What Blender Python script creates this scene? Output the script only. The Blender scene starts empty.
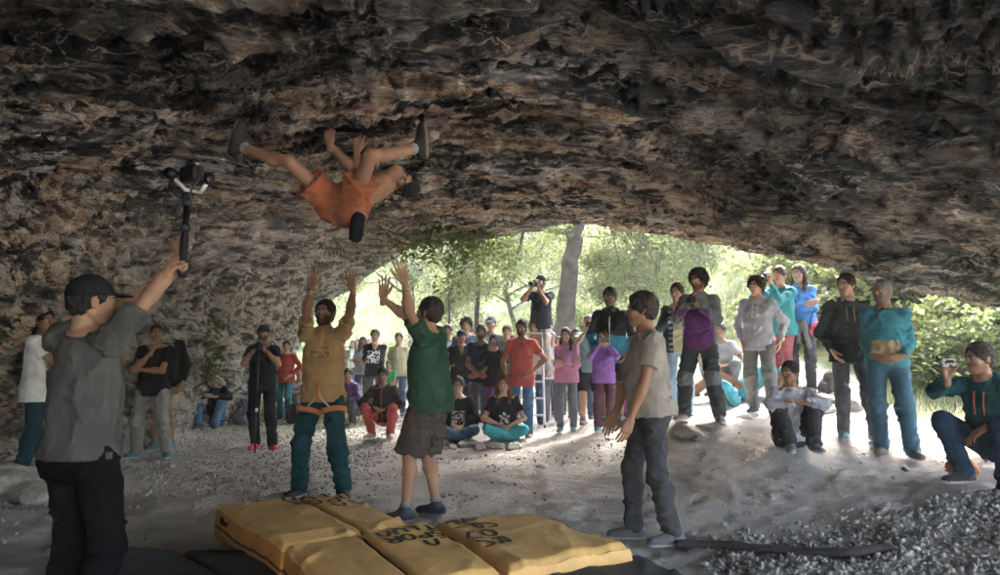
import bpy, math, random
import numpy as np
from mathutils import Vector, Matrix

SC = bpy.context.scene
COL = SC.collection
F_PX = 720.0                      # focal length in pixels of the 1000 px wide photograph
CAM = np.array([0.0, 0.0, 1.4])
PITCH = math.atan(59.5 / F_PX)

# ------------------------------------------------------------------ camera, sky, sun, exposure
cam_d = bpy.data.cameras.new('camera'); cam = bpy.data.objects.new('camera', cam_d); COL.objects.link(cam)
cam.location = CAM; cam.rotation_euler = (math.pi / 2 + PITCH, 0, 0)
cam_d.sensor_width = 36.0; cam_d.lens = 36.0 * F_PX / 1000.0
cam_d.clip_start = 0.05; cam_d.clip_end = 600
cam_d.dof.use_dof = True; cam_d.dof.focus_distance = 6.0; cam_d.dof.aperture_fstop = 4.0
SC.camera = cam
SUN_EL, SUN_AZ = math.radians(46), math.radians(24)      # azimuth measured from +Y towards +X
w = bpy.data.worlds.new('World'); SC.world = w; w.use_nodes = True
nt = w.node_tree; bg = nt.nodes['Background']
sky = nt.nodes.new('ShaderNodeTexSky'); sky.sky_type = 'NISHITA'; sky.sun_disc = False
sky.sun_elevation = SUN_EL; sky.sun_rotation = SUN_AZ; sky.air_density = 0.8; sky.dust_density = 5.0; sky.ozone_density = 0.8
nt.links.new(sky.outputs[0], bg.inputs[0]); bg.inputs[1].default_value = 0.15
sd = bpy.data.lights.new('sun', 'SUN'); sun = bpy.data.objects.new('sun', sd); COL.objects.link(sun)
sd.energy = 1.5; sd.angle = math.radians(14); sd.color = (1.0, 0.97, 0.93)
sdir = Vector((math.sin(SUN_AZ) * math.cos(SUN_EL), math.cos(SUN_AZ) * math.cos(SUN_EL), math.sin(SUN_EL)))
sun.rotation_euler = sdir.to_track_quat('Z', 'Y').to_euler(); sun.location = (0, 20, 30)
vs = SC.view_settings; vs.view_transform = 'Standard'; vs.look = 'None'; vs.gamma = 1.0; vs.use_curve_mapping = False
vs.exposure = 4.6
SC.cycles.volume_bounces = 1; SC.cycles.max_bounces = 6; SC.cycles.diffuse_bounces = 4; SC.cycles.transparent_max_bounces = 6

# ------------------------------------------------------------------ noise
_rs = np.random.RandomState(7)
_perm = _rs.permutation(256); _perm = np.concatenate([_perm, _perm, _perm])
_g = _rs.normal(size=(256, 3)); _g /= np.linalg.norm(_g, axis=1)[:, None]
def perlin(P):
    P = np.asarray(P, float); i = np.floor(P).astype(np.int64); f = P - i; i &= 255
    u = f * f * f * (f * (f * 6 - 15) + 10)
    out = np.zeros(P.shape[:-1])
    for dx in (0, 1):
        wx = u[..., 0] if dx else 1 - u[..., 0]
        a = _perm[i[..., 0] + dx]
        for dy in (0, 1):
            wy = u[..., 1] if dy else 1 - u[..., 1]
            b = _perm[a + i[..., 1] + dy]
            for dz in (0, 1):
                wz = u[..., 2] if dz else 1 - u[..., 2]
                g = _g[_perm[b + i[..., 2] + dz]]
                out += wx * wy * wz * (g[..., 0] * (f[..., 0] - dx) + g[..., 1] * (f[..., 1] - dy) + g[..., 2] * (f[..., 2] - dz))
    return out * 1.5
def fbm(P, o=4, gain=.5, lac=2.03):
    a, s, P = 1.0, 0, np.asarray(P, float)
    for k in range(o):
        s = s + a * perlin(P + 17.3 * k); a *= gain; P = P * lac
    return s
def ridged(P, o=4, gain=.5, lac=2.1):
    a, s, P = 1.0, 0, np.asarray(P, float); prev = 1.0
    for k in range(o):
        n = 1 - np.abs(perlin(P + 31.7 * k)) * 2.0; n = np.clip(n, 0, 1) ** 2
        s = s + a * n * prev; prev = n; a *= gain; P = P * lac
    return s
def smooth(a, b, x):
    t = np.clip((x - a) / (b - a), 0, 1); return t * t * (3 - 2 * t)

# ------------------------------------------------------------------ pixel rays
def ray(px, py):
    x, y = (px - 500) / F_PX, -(py - 287.5) / F_PX
    c, s = math.cos(PITCH), math.sin(PITCH)
    d = np.array([x, c - s * y, s + c * y]); return d / d[1]
def W(px, py, depth): return CAM + ray(px, py) * depth

class TPS:
    def __init__(s, pts, lam=.02):
        p = np.array(pts, float); s.c = p[:, :2]; n = len(p)
        K = s.k(np.linalg.norm(s.c[:, None] - s.c[None], axis=2)) + lam * np.eye(n)
        Q = np.c_[np.ones(n), s.c]
        A = np.block([[K, Q], [Q.T, np.zeros((3, 3))]]); s.w = np.linalg.solve(A, np.r_[p[:, 2], 0, 0, 0])
    def k(s, r): return np.where(r > 1e-9, r * r * np.log(np.maximum(r, 1e-9)), 0)
    def __call__(s, x, y):
        x = np.asarray(x, float); y = np.asarray(y, float); sh = x.shape; P = np.c_[x.ravel(), y.ravel()]
        out = np.empty(len(P))
        for i in range(0, len(P), 60000):
            q = P[i:i + 60000]; r = np.linalg.norm(q[:, None] - s.c[None], axis=2)
            out[i:i + 60000] = s.k(r) @ s.w[:-3] + s.w[-3] + q @ s.w[-2:]
        return out.reshape(sh)

# ------------------------------------------------------------------ mesh helpers
def make_mesh(name, V, Fc, mats=(), smooth_=True, midx=None, parent=None, attrs=None):
    me = bpy.data.meshes.new(name)
    V = np.asarray(V, np.float32)
    if isinstance(Fc, np.ndarray):
        n, k = Fc.shape
        me.vertices.add(len(V)); me.vertices.foreach_set('co', V.ravel())
        me.loops.add(n * k); me.loops.foreach_set('vertex_index', Fc.astype(np.int32).ravel())
        me.polygons.add(n); me.polygons.foreach_set('loop_start', np.arange(0, n * k, k, dtype=np.int32))
        me.update(calc_edges=True)
    else:
        me.from_pydata([tuple(map(float, v)) for v in V], [], Fc)
    for m in mats: me.materials.append(m)
    if midx is not None: me.polygons.foreach_set('material_index', np.asarray(midx, np.int32))
    if smooth_: me.polygons.foreach_set('use_smooth', np.ones(len(me.polygons), bool))
    if attrs:
        for an, (ty, dat) in attrs.items():
            a = me.attributes.new(an, ty, 'POINT'); a.data.foreach_set('vector' if ty == 'FLOAT_VECTOR' else 'value', np.asarray(dat, np.float32).ravel())
    o = bpy.data.objects.new(name, me); COL.objects.link(o)
    if parent is not None: o.parent = parent
    me.update()
    return o
def tag(o, label=None, cat=None, group=None, kind=None):
    if label: o['label'] = label
    if cat: o['category'] = cat
    if group: o['group'] = group
    if kind: o['kind'] = kind
    return o
def empty(name, loc, rz=0.0, label=None, cat=None, group=None, scale=1.0):
    o = bpy.data.objects.new(name, None); COL.objects.link(o); o.empty_display_size = .1
    o.location = loc; o.rotation_euler = (0, 0, rz); o.scale = (scale,) * 3
    return tag(o, label, cat, group)
def copy_thing(o, parent=None):
    c = o.copy(); COL.objects.link(c)
    if parent is not None: c.parent = parent
    for ch in list(o.children): copy_thing(ch, c)
    return c
def unit(v):
    v = np.asarray(v, float); return v / max(np.linalg.norm(v), 1e-9)
def vnormals(V, Fq):
    n = np.cross(V[Fq[:, 2]] - V[Fq[:, 0]], V[Fq[:, 3 % Fq.shape[1]]] - V[Fq[:, 1]])
    N = np.zeros_like(V)
    for k in range(Fq.shape[1]): np.add.at(N, Fq[:, k], n)
    return N / np.maximum(np.linalg.norm(N, axis=1), 1e-12)[:, None]
def tube(pts, rad, sides=8, cap=True):
    pts = [np.asarray(p, float) for p in pts]; n = len(pts)
    if np.isscalar(rad): rad = [rad] * n
    V = []; Fq = []; ref = None
    for i in range(n):
        t = unit(pts[min(i + 1, n - 1)] - pts[max(i - 1, 0)])
        if ref is None: ref = unit(np.cross(t, [0, 0, 1] if abs(t[2]) < .9 else [1, 0, 0]))
        ref = unit(ref - t * ref.dot(t)); b = np.cross(t, ref)
        for k in range(sides):
            a = 2 * math.pi * k / sides; V.append(pts[i] + rad[i] * (math.cos(a) * ref + math.sin(a) * b))
    for i in range(n - 1):
        for k in range(sides):
            k2 = (k + 1) % sides; Fq.append([i * sides + k, i * sides + k2, (i + 1) * sides + k2, (i + 1) * sides + k])
    if cap: Fq.append([k for k in range(sides)][::-1]); Fq.append([(n - 1) * sides + k for k in range(sides)])
    return V, Fq
def box(cx, cy, cz, sx, sy, sz, R=None, bev=0.0):
    """box with chamfered vertical and horizontal edges"""
    hx, hy, hz = sx / 2, sy / 2, sz / 2; b = min(bev, hx * .9, hy * .9, hz * .9)
    if b <= 0:
        V = [(x, y, z) for z in (-hz, hz) for x, y in ((-hx, -hy), (hx, -hy), (hx, hy), (-hx, hy))]
        Fq = [[3, 2, 1, 0], [4, 5, 6, 7]] + [[k, (k + 1) % 4, 4 + (k + 1) % 4, 4 + k] for k in range(4)]
    else:
        def ring(ix, iy, z):
            c = b if ix == 0 else b * 1.0
            X, Y = hx - ix, hy - ix
            return [(-X + c, -Y, z), (X - c, -Y, z), (X, -Y + c, z), (X, Y - c, z), (X - c, Y, z), (-X + c, Y, z), (-X, Y - c, z), (-X, -Y + c, z)]
        V = ring(b, 0, -hz) + ring(0, 0, -hz + b) + ring(0, 0, hz - b) + ring(b, 0, hz)
        Fq = [list(range(8))[::-1], list(range(24, 32))]
        for r in range(3):
            for k in range(8): Fq.append([r * 8 + k, r * 8 + (k + 1) % 8, r * 8 + 8 + (k + 1) % 8, r * 8 + 8 + k])
    V = np.array(V)
    if R is not None: V = V @ np.asarray(R).T
    return [tuple(v) for v in V + np.array([cx, cy, cz])], Fq
def merge(*parts):
    V, Fq = [], []
    for v, f in parts:
        o = len(V); V += [tuple(p) for p in v]; Fq += [[i + o for i in q] for q in f]
    return V, Fq
def rotz(a): c, s = math.cos(a), math.sin(a); return np.array([[c, -s, 0], [s, c, 0], [0, 0, 1]])
def rotx(a): c, s = math.cos(a), math.sin(a); return np.array([[1, 0, 0], [0, c, -s], [0, s, c]])
def roty(a): c, s = math.cos(a), math.sin(a); return np.array([[c, 0, s], [0, 1, 0], [-s, 0, c]])

# ------------------------------------------------------------------ materials
MATS = {}
def mat(name, col, rough=.8, metal=0.0, var=.12, scale=25.0, bump=.15, bscale=120.0, coords='Object', sheen=0.0, spec=.4, sss=0.0, trans=0.0):
    if name in MATS: return MATS[name]
    m = bpy.data.materials.new(name); m.use_nodes = True; t = m.node_tree; b = t.nodes['Principled BSDF']
    b.inputs['Roughness'].default_value = rough; b.inputs['Metallic'].default_value = metal
    b.inputs['Specular IOR Level'].default_value = spec
    if sheen: b.inputs['Sheen Weight'].default_value = sheen
    if sss:
        b.inputs['Subsurface Weight'].default_value = sss; b.inputs['Subsurface Radius'].default_value = (.012, .004, .002)
        b.inputs['Subsurface Scale'].default_value = 1.0
    tc = t.nodes.new('ShaderNodeTexCoord')
    n = t.nodes.new('ShaderNodeTexNoise'); n.inputs['Scale'].default_value = scale; n.inputs['Detail'].default_value = 5
    t.links.new(tc.outputs[coords], n.inputs['Vector'])
    r = t.nodes.new('ShaderNodeValToRGB'); c = np.array(col[:3])
    r.color_ramp.elements[0].position = .3; r.color_ramp.elements[1].position = .7
    r.color_ramp.elements[0].color = (*np.clip(c * (1 - var), 0, 1), 1); r.color_ramp.elements[1].color = (*np.clip(c * (1 + var), 0, 1), 1)
    t.links.new(n.outputs['Fac'], r.inputs['Fac']); t.links.new(r.outputs['Color'], b.inputs['Base Color'])
    if bump:
        n2 = t.nodes.new('ShaderNodeTexNoise'); n2.inputs['Scale'].default_value = bscale; n2.inputs['Detail'].default_value = 3
        t.links.new(tc.outputs[coords], n2.inputs['Vector'])
        bp = t.nodes.new('ShaderNodeBump'); bp.inputs['Strength'].default_value = bump; bp.inputs['Distance'].default_value = .01
        t.links.new(n2.outputs['Fac'], bp.inputs['Height']); t.links.new(bp.outputs['Normal'], b.inputs['Normal'])
    MATS[name] = m; return m
def cloth(name, col, **k):
    g_ = .3 * col[0] + .5 * col[1] + .2 * col[2]; col = tuple(c * .84 + g_ * .16 for c in col)
    kw = dict(rough=.92, var=.20, scale=9, bump=.45, bscale=60, sheen=.1 if max(col) > .12 else 0.0, spec=.08); kw.update(k)
    return mat('cloth_' + name, col, **kw)
# ------------------------------------------------------------------ implicit bodies: smooth unions meshed with surface nets
def P_cone(a, b, ra, rb=None): return ('c', np.asarray(a, float), np.asarray(b, float), ra, ra if rb is None else rb)
def P_ell(c, r, R=None): return ('e', np.asarray(c, float), np.asarray(r, float), np.eye(3) if R is None else np.asarray(R, float))
def P_loft(o, B, st, off=0.0): return ('l', np.asarray(o, float), np.asarray(B, float), np.array(st, float), off)   # B columns: right, fwd, up
def p_bbox(p):
    if p[0] == 'c': return np.minimum(p[1] - p[3], p[2] - p[4]), np.maximum(p[1] + p[3], p[2] + p[4])
    if p[0] == 'e': r = np.abs(p[3]) @ p[2]; return p[1] - r, p[1] + r
    st, off = p[3], p[4]; pts = []
    for z, rx, ry, yo in st:
        for sx in (-1, 1):
            for sy in (-1, 1): pts.append(p[1] + p[2] @ np.array([sx * (rx + off), yo + sy * (ry + off), z]))
    pts = np.array(pts); return pts.min(0), pts.max(0)
def p_eval(p, X, Y, Z):
    if p[0] == 'c':
        a, b, ra, rb = p[1:]; d = b - a; L2 = max(d.dot(d), 1e-9)
        x, y, z = X - a[0], Y - a[1], Z - a[2]
        t = np.clip((x * d[0] + y * d[1] + z * d[2]) / L2, 0, 1)
        return np.sqrt((x - t * d[0]) ** 2 + (y - t * d[1]) ** 2 + (z - t * d[2]) ** 2) - (ra + (rb - ra) * t)
    if p[0] == 'e':
        c, r, R = p[1:]; x, y, z = X - c[0], Y - c[1], Z - c[2]
        l = [x * R[0, i] + y * R[1, i] + z * R[2, i] for i in range(3)]
        k1 = np.sqrt(sum((l[i] / r[i]) ** 2 for i in range(3))); k2 = np.sqrt(sum((l[i] / r[i] ** 2) ** 2 for i in range(3)))
        return k1 * (k1 - 1) / np.maximum(k2, 1e-6)
    o, B, st, off = p[1:]; x, y, z = X - o[0], Y - o[1], Z - o[2]
    lx, ly, lz = [x * B[0, i] + y * B[1, i] + z * B[2, i] for i in range(3)]
    zs = st[:, 0]; rx = np.interp(lz, zs, st[:, 1]) + off; ry = np.interp(lz, zs, st[:, 2]) + off; yo = np.interp(lz, zs, st[:, 3])
    q = np.sqrt((lx / rx) ** 2 + ((ly - yo) / ry) ** 2)
    return np.maximum((q - 1) * np.minimum(rx, ry), np.maximum(lz - zs[-1], zs[0] - lz))
def smin(a, b, k):
    h = np.clip(.5 + .5 * (b - a) / k, 0, 1); return b + (a - b) * h - k * h * (1 - h)
class Grid:
    def __init__(s, lo, hi, h):
        s.lo = np.array(lo) - 2.5 * h; s.h = h; s.n = np.ceil((np.array(hi) + 2.5 * h - s.lo) / h).astype(int) + 1
        s.ax = [s.lo[i] + h * np.arange(s.n[i]) for i in range(3)]
    def blank(s): return np.full(tuple(s.n), .3)
    def sl(s, lo, hi):
        a = np.clip(np.floor((lo - s.lo) / s.h).astype(int), 0, s.n - 1); b = np.clip(np.ceil((hi - s.lo) / s.h).astype(int) + 1, 1, s.n)
        return tuple(slice(a[i], max(b[i], a[i] + 1)) for i in range(3))
    def xyz(s, sl): return s.ax[0][sl[0]][:, None, None], s.ax[1][sl[1]][None, :, None], s.ax[2][sl[2]][None, None, :]
def field(G, prims, k, clips=(), subs=()):
    F = G.blank(); m = .05 + k
    for p in prims:
        lo, hi = p_bbox(p); sl = G.sl(lo - m, hi + m)
        F[sl] = smin(F[sl], p_eval(p, *G.xyz(sl)), k)
    for p in subs:
        lo, hi = p_bbox(p); sl = G.sl(lo - .03, hi + .03)
        F[sl] = -smin(-F[sl], p_eval(p, *G.xyz(sl)), .006)
    X, Y, Z = G.xyz((slice(None),) * 3)
    for c, n in clips:
        F = np.maximum(F, (X - c[0]) * n[0] + (Y - c[1]) * n[1] + (Z - c[2]) * n[2])
    return F
def nets(F, G):
    I = F < 0; nx, ny, nz = F.shape
    cnt = np.zeros((nx - 1, ny - 1, nz - 1), np.int8)
    for dx in (0, 1):
        for dy in (0, 1):
            for dz in (0, 1): cnt += I[dx:nx - 1 + dx, dy:ny - 1 + dy, dz:nz - 1 + dz]
    act = (cnt > 0) & (cnt < 8); cells = np.argwhere(act)
    if len(cells) == 0: return np.zeros((0, 3)), np.zeros((0, 4), int)
    idx = np.full(cnt.shape, -1, np.int64); idx[act] = np.arange(len(cells))
    S = np.zeros((len(cells), 3)); N = np.zeros(len(cells))
    cor = [(a, b, c) for a in (0, 1) for b in (0, 1) for c in (0, 1)]
    for A in cor:
        for ax in range(3):
            if A[ax]: continue
            Bc = list(A); Bc[ax] = 1
            fa = F[cells[:, 0] + A[0], cells[:, 1] + A[1], cells[:, 2] + A[2]]; fb = F[cells[:, 0] + Bc[0], cells[:, 1] + Bc[1], cells[:, 2] + Bc[2]]
            m = (fa < 0) != (fb < 0); t = np.where(m, fa / np.where(m, fa - fb, 1), 0)
            p = np.tile(np.array(A, float), (len(cells), 1)); p[:, ax] += t
            S += p * m[:, None]; N += m
    V = G.lo + (cells + S / N[:, None]) * G.h
    Q = []
    for ax in range(3):
        a = [slice(None)] * 3; b = [slice(None)] * 3; a[ax] = slice(0, -1); b[ax] = slice(1, None)
        ch = I[tuple(a)] != I[tuple(b)]; e = np.argwhere(ch); u, v = [i for i in range(3) if i != ax]
        e = e[(e[:, u] > 0) & (e[:, v] > 0) & (e[:, u] < F.shape[u] - 1) & (e[:, v] < F.shape[v] - 1)]
        def at(du, dv):
            c = e.copy(); c[:, u] += du; c[:, v] += dv; return idx[c[:, 0], c[:, 1], c[:, 2]]
        q = np.stack([at(-1, -1), at(0, -1), at(0, 0), at(-1, 0)], 1)
        ins = I[e[:, 0], e[:, 1], e[:, 2]]; flip = ins if ax != 1 else ~ins
        q[~flip] = q[~flip][:, ::-1]; Q.append(q)
    Q = np.concatenate(Q); return V, Q[(Q >= 0).all(1)]
def sdf_mesh(groups, h, k=.02):
    """groups: list of (prims, k, clips, subs) merged with k; returns V, quads"""
    lo = np.min([p_bbox(p)[0] for g in groups for p in g[0]], 0); hi = np.max([p_bbox(p)[1] for g in groups for p in g[0]], 0)
    G = Grid(lo, hi, h); F = None
    for g in groups:
        f = field(G, g[0], g[1], g[2] if len(g) > 2 else (), g[3] if len(g) > 3 else ())
        F = f if F is None else smin(F, f, k)
    return nets(F, G)
def wrinkle(V, Q, amp, fr=(9, 9, 5), seed=0, ridge=True, fade=None):
    if len(V) == 0: return V
    N = vnormals(V, Q); P = V * np.array(fr) + seed * 3.7
    P = P + .8 * np.stack([perlin(P * .6 + 5), perlin(P * .6 + 9), perlin(P * .6 + 13)], 1)
    mask = .35 + .9 * smooth(-.25, .35, perlin(V * 4.5 + seed * 1.3 + 70)) if max(fr) < 20 else 1.0
    d = (ridged(P, 3, .5) - .6) if ridge else fbm(P, 3)
    if max(fr) < 20: d = np.clip(d, -.5, .8) + .5 * fbm(V * 3 + seed, 2)
    d = d * mask
    if fade is not None: d = d * fade(V)
    return V + N * (d * amp)[:, None]
_n0 = nets
def nets(F, G):
    V, Q = _n0(F, G)
    if len(Q):
        vol = np.einsum('ij,ij->i', V[Q[:, 0]], np.cross(V[Q[:, 1]], V[Q[:, 2]])).sum()
        c = V.mean(0); U = V - c; vol = np.einsum('ij,ij->i', U[Q[:, 0]], np.cross(U[Q[:, 1]], U[Q[:, 2]])).sum()
        if vol < 0: Q = Q[:, ::-1]
    return V, Q
# ------------------------------------------------------------------ terrain
GPTS = [(-5, 7, .05), (-5, 10, .05), (-5, 13, .05), (-5, 18, .0), (-2, 5, 0), (-2, 8, 0), (-2, 12, 0), (-2, 17, 0), (0, 0, 0), (0, 3, 0), (0, 6, 0), (0, 9, .02), (0, 12, .05),
        (1.1, 5.1, 0), (1.2, 7.5, .12), (1.5, 9.1, .36), (2.33, 8.4, .52), (3.46, 9.4, .56), (4.2, 10, .70), (3.8, 7.8, .40), (3.87, 7.24, .30), (3.2, 7.5, .36), (3.8, 5.75, .33),
        (2.2, 6.3, .16), (3, 4, .08), (3, 2, 0), (5, 4, .25), (5.5, 6.5, .5), (5.6, 8.5, .75), (8, 8, 1.3), (8, 3, .3), (11, 0, .1), (-5, 0, 0), (-5, -6, 0), (3, -6, 0), (9, -6, 0),
        (.8, 11, .12), (1.6, 13, .3), (3.2, 12.5, .9), (0, 16, .1), (0, 24, .6), (-6, 24, .4), (4, 17, 1.9), (8, 13, 2.4), (12, 8, 2.3), (9, 20, 5), (3, 27, 3.5), (-10, 30, 1.6), (0, 34, 3.5),
        (14, 30, 9), (0, 46, 8), (-16, 44, 6), (22, 12, 4), (20,0,.5), (22, 44, 14), (-22, 20, 3), (-14, 10, 6), (-12, -10, 2), (20, -12, .5), (0, -14, 0), (14, -30, 3), (-20, -30, 3)]
_gt = TPS(GPTS, .15)
def ground_z(x, y):
    x = np.asarray(x, float); y = np.asarray(y, float)
    z = _gt(x, y)
    P = np.stack([x, y, np.zeros_like(x)], -1)
    out = smooth(12, 20, np.abs(y)) 
    return z + .05 * fbm(P * .7 + 3.3, 3) + out * .5 * fbm(P * .12 + 9, 3)
def gp(px, py):
    """where the ray through a pixel of the photograph meets the terrain"""
    r = ray(px, py); d = np.linspace(1.5, 40, 1600); P = CAM[None] + d[:, None] * r[None]
    below = P[:, 2] < ground_z(P[:, 0], P[:, 1]); i = int(np.argmax(below)) if below.any() else 1500
    x, y = P[i, :2]; return np.array([x, y, float(ground_z(x, y))])

def axis_dense(a, b, c0, c1, fine, grow=1.12):
    v = list(np.arange(c0, c1, fine)); s = fine
    while v[-1] < b: s *= grow; v.append(v[-1] + s)
    s = fine
    while v[0] > a: s *= grow; v.insert(0, v[0] - s)
    return np.array(v)
def rock_mat():
    m = bpy.data.materials.new('limestone'); m.use_nodes = True; t = m.node_tree; b = t.nodes['Principled BSDF']; L = t.links
    b.inputs['Roughness'].default_value = .62; b.inputs['Specular IOR Level'].default_value = .45
    def N(ty, **k):
        n = t.nodes.new(ty)
        for a, v in k.items(): setattr(n, a, v)
        return n
    at = N('ShaderNodeAttribute', attribute_name='strata'); ah = N('ShaderNodeAttribute', attribute_name='relief'); az = N('ShaderNodeAttribute', attribute_name='painted_shade')
    def noise(sc, det, vec, dist=0.0, rough=.6):
        n = N('ShaderNodeTexNoise'); n.inputs['Scale'].default_value = sc; n.inputs['Detail'].default_value = det; n.inputs['Distortion'].default_value = dist; n.inputs['Roughness'].default_value = rough
        L.new(vec, n.inputs['Vector']); return n.outputs['Fac']
    def ramp(fac, els):
        r = N('ShaderNodeValToRGB'); e = r.color_ramp.elements
        e[0].position, e[0].color = els[0]; e[1].position, e[1].color = els[-1]
        for p, c in els[1:-1]: x = e.new(p); x.color = c
        L.new(fac, r.inputs['Fac']); return r.outputs['Color']
    def g(v): return (v, v, v, 1)
    def mix(f, a, c, mode='MIX'):
        x = N('ShaderNodeMix', data_type='RGBA', blend_type=mode)
        if isinstance(f, float): x.inputs[0].default_value = f
        else: L.new(f, x.inputs[0])
        for s, v in ((6, a), (7, c)):
            if isinstance(v, tuple): x.inputs[s].default_value = v
            else: L.new(v, x.inputs[s])
        return x.outputs[2]
    V = at.outputs['Vector']
    n1 = noise(1.6, 7, V, .2, .68)
    grey = ramp(n1, [(.42, (.010, .010, .011, 1)), (.47, (.06, .058, .056, 1)), (.51, (.28, .265, .245, 1)), (.56, (.72, .66, .58, 1))])
    n2 = noise(.85, 6, V, .3, .68)
    patch = ramp(n2, [(.475, g(0)), (.50, g(1))])
    n3 = noise(5.0, 6, V, .3)
    orange = ramp(n3, [(.38, (.22, .12, .065, 1)), (.47, (.62, .42, .26, 1)), (.56, (.88, .73, .56, 1))])
    c = mix(patch, grey, orange)
    # dark mineral stains in streaks
    n4 = noise(2.0, 6, V, .3, .70); st = ramp(n4, [(.525, g(0)), (.55, g(1))])
    c = mix(st, c, (.013, .0125, .013, 1))
    # pale worn crests
    cr = ramp(ah.outputs['Fac'], [(.62, g(0)), (.9, g(1))]); n5 = noise(7, 5, V, 0); cm = N('ShaderNodeMath', operation='MULTIPLY'); L.new(cr, cm.inputs[0]); L.new(n5, cm.inputs[1])
    c = mix(cm.outputs[0], c, (.46, .38, .31, 1))
    def vein(scale, w0, w1, dist):
        nv = noise(scale, 4, V, dist, .6); sb = N('ShaderNodeMath', operation='SUBTRACT'); L.new(nv, sb.inputs[0]); sb.inputs[1].default_value = .5
        ab = N('ShaderNodeMath', operation='ABSOLUTE'); L.new(sb.outputs[0], ab.inputs[0]); return ramp(ab.outputs[0], [(w0, g(1)), (w1, g(0))])
    def times(a_, b_):
        x = N('ShaderNodeMath', operation='MULTIPLY'); L.new(a_, x.inputs[0])
        if isinstance(b_, float): x.inputs[1].default_value = b_
        else: L.new(b_, x.inputs[1])
        return x.outputs[0]
    c = mix(times(vein(1.5, .002, .016, .6), .85), c, (.010, .010, .010, 1))
    c = mix(times(vein(4.0, .002, .018, .4), .7), c, (.012, .012, .012, 1))
    veins = times(times(vein(1.05, .001, .010, .5), noise(3, 4, V)), 1.3)
    c0_ = c
    # shade painted into the rock colour of the near and right-hand roof
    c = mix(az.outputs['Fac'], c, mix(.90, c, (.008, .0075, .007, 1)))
    c = mix(veins, c, (.62, .47, .33, 1))
    veins2 = times(times(vein(2.3, .001, .012, .3), noise(5, 4, V)), 1.1); c = mix(veins2, c, (.42, .36, .30, 1))
    # bare pale limestone far along the wall
    ap = N('ShaderNodeAttribute', attribute_name='pale'); pal = ramp(noise(2.8, 6, V, .3, .7), [(.43, (.07, .066, .062, 1)), (.485, (.33, .31, .28, 1)), (.54, (.78, .72, .64, 1))])
    c = mix(ap.outputs['Fac'], c, pal); c = mix(times(vein(3.1, .002, .016, .4), .6), c, (.03, .028, .026, 1))
    L.new(c, b.inputs['Base Color'])
    tc = N('ShaderNodeTexCoord'); hn = noise(8, 6, V, .1, .75); vo = N('ShaderNodeTexVoronoi'); vo.inputs['Scale'].default_value = 4.5; L.new(V, vo.inputs['Vector'])
    mm = N('ShaderNodeMath', operation='MULTIPLY_ADD'); L.new(vo.outputs['Distance'], mm.inputs[0]); mm.inputs[1].default_value = .35; L.new(hn, mm.inputs[2])
    bp = N('ShaderNodeBump'); bp.inputs['Strength'].default_value = 1.0; bp.inputs['Distance'].default_value = .09; L.new(mm.outputs[0], bp.inputs['Height'])
    L.new(bp.outputs['Normal'], b.inputs['Normal'])
    return m
ROCK = rock_mat()

# ------------------------------------------------------------------ the cave: wall, vault and lip as one rock sheet
LIPPX = [(349, 287, 18), (372, 270, 17.2), (402, 253, 16), (440, 239, 14.6), (500, 231, 13.2), (560, 224, 12.2), (600, 224, 11.6), (645, 231, 11.0), (700, 239, 10.5),
         (745, 245, 10.2), (800, 254, 9.8), (835, 262, 9.5), (900, 279, 9.0), (955, 293, 8.5), (1003, 300, 8.0)]
LIP = [W(*p) for p in LIPPX] + [np.array(p) for p in [(7.2, 6.6, 2.2), (8.0, 4.6, 2.9), (7.6, 2.0, 3.3), (7.2, -.8, 3.0), (6.8, -3.6, 2.6), (5.8, -6.5, 2.2)]]
LIP = np.array(LIP)
ROOF = [tuple(p) for p in LIP] + [(-1.3, 5.3, 3.12), (-2.3, 5.5, 3.1), (-.2, 5.2, 3.1), (0, 3, 2.95), (-2, 3, 2.95), (2, 3, 2.85), (4, 3, 2.6), (0, 0, 2.8), (3, 0, 3.0), (6, 1, 3.1), (-3.5, 0, 2.6),
        (-2, -6.5, 2.0), (3, -6.5, 2.1), (0, -3, 2.7), (2, 7, 3.0), (-3.5, 9, 3.1), (-4, 13, 3.0), (-4.5, 16, 2.8), (-1.5, 9, 3.3), (5, 5, 2.35), (-6, 5, 2.9), (-6, 12, 2.7), (-6, 18, 2.5)]
_rt = TPS(ROOF, .05)
_lipt = np.r_[0, np.cumsum(np.linalg.norm(np.diff(LIP[:, :2], axis=0), axis=1))]; _lipt = 1 - _lipt / _lipt[-1]   # 1 at the far left end
def lip_at(t): return np.stack([np.interp(t, _lipt[::-1], LIP[::-1, i]) for i in range(3)], -1)
def foot_at(t):
    y = -6.5 + 24.7 * t
    x = -5.15 + .25 * np.sin(y * .7) + .18 * np.sin(y * 1.9 + 1) - .35 * smooth(9, 3, y)
    return np.stack([x, y], -1)
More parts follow.
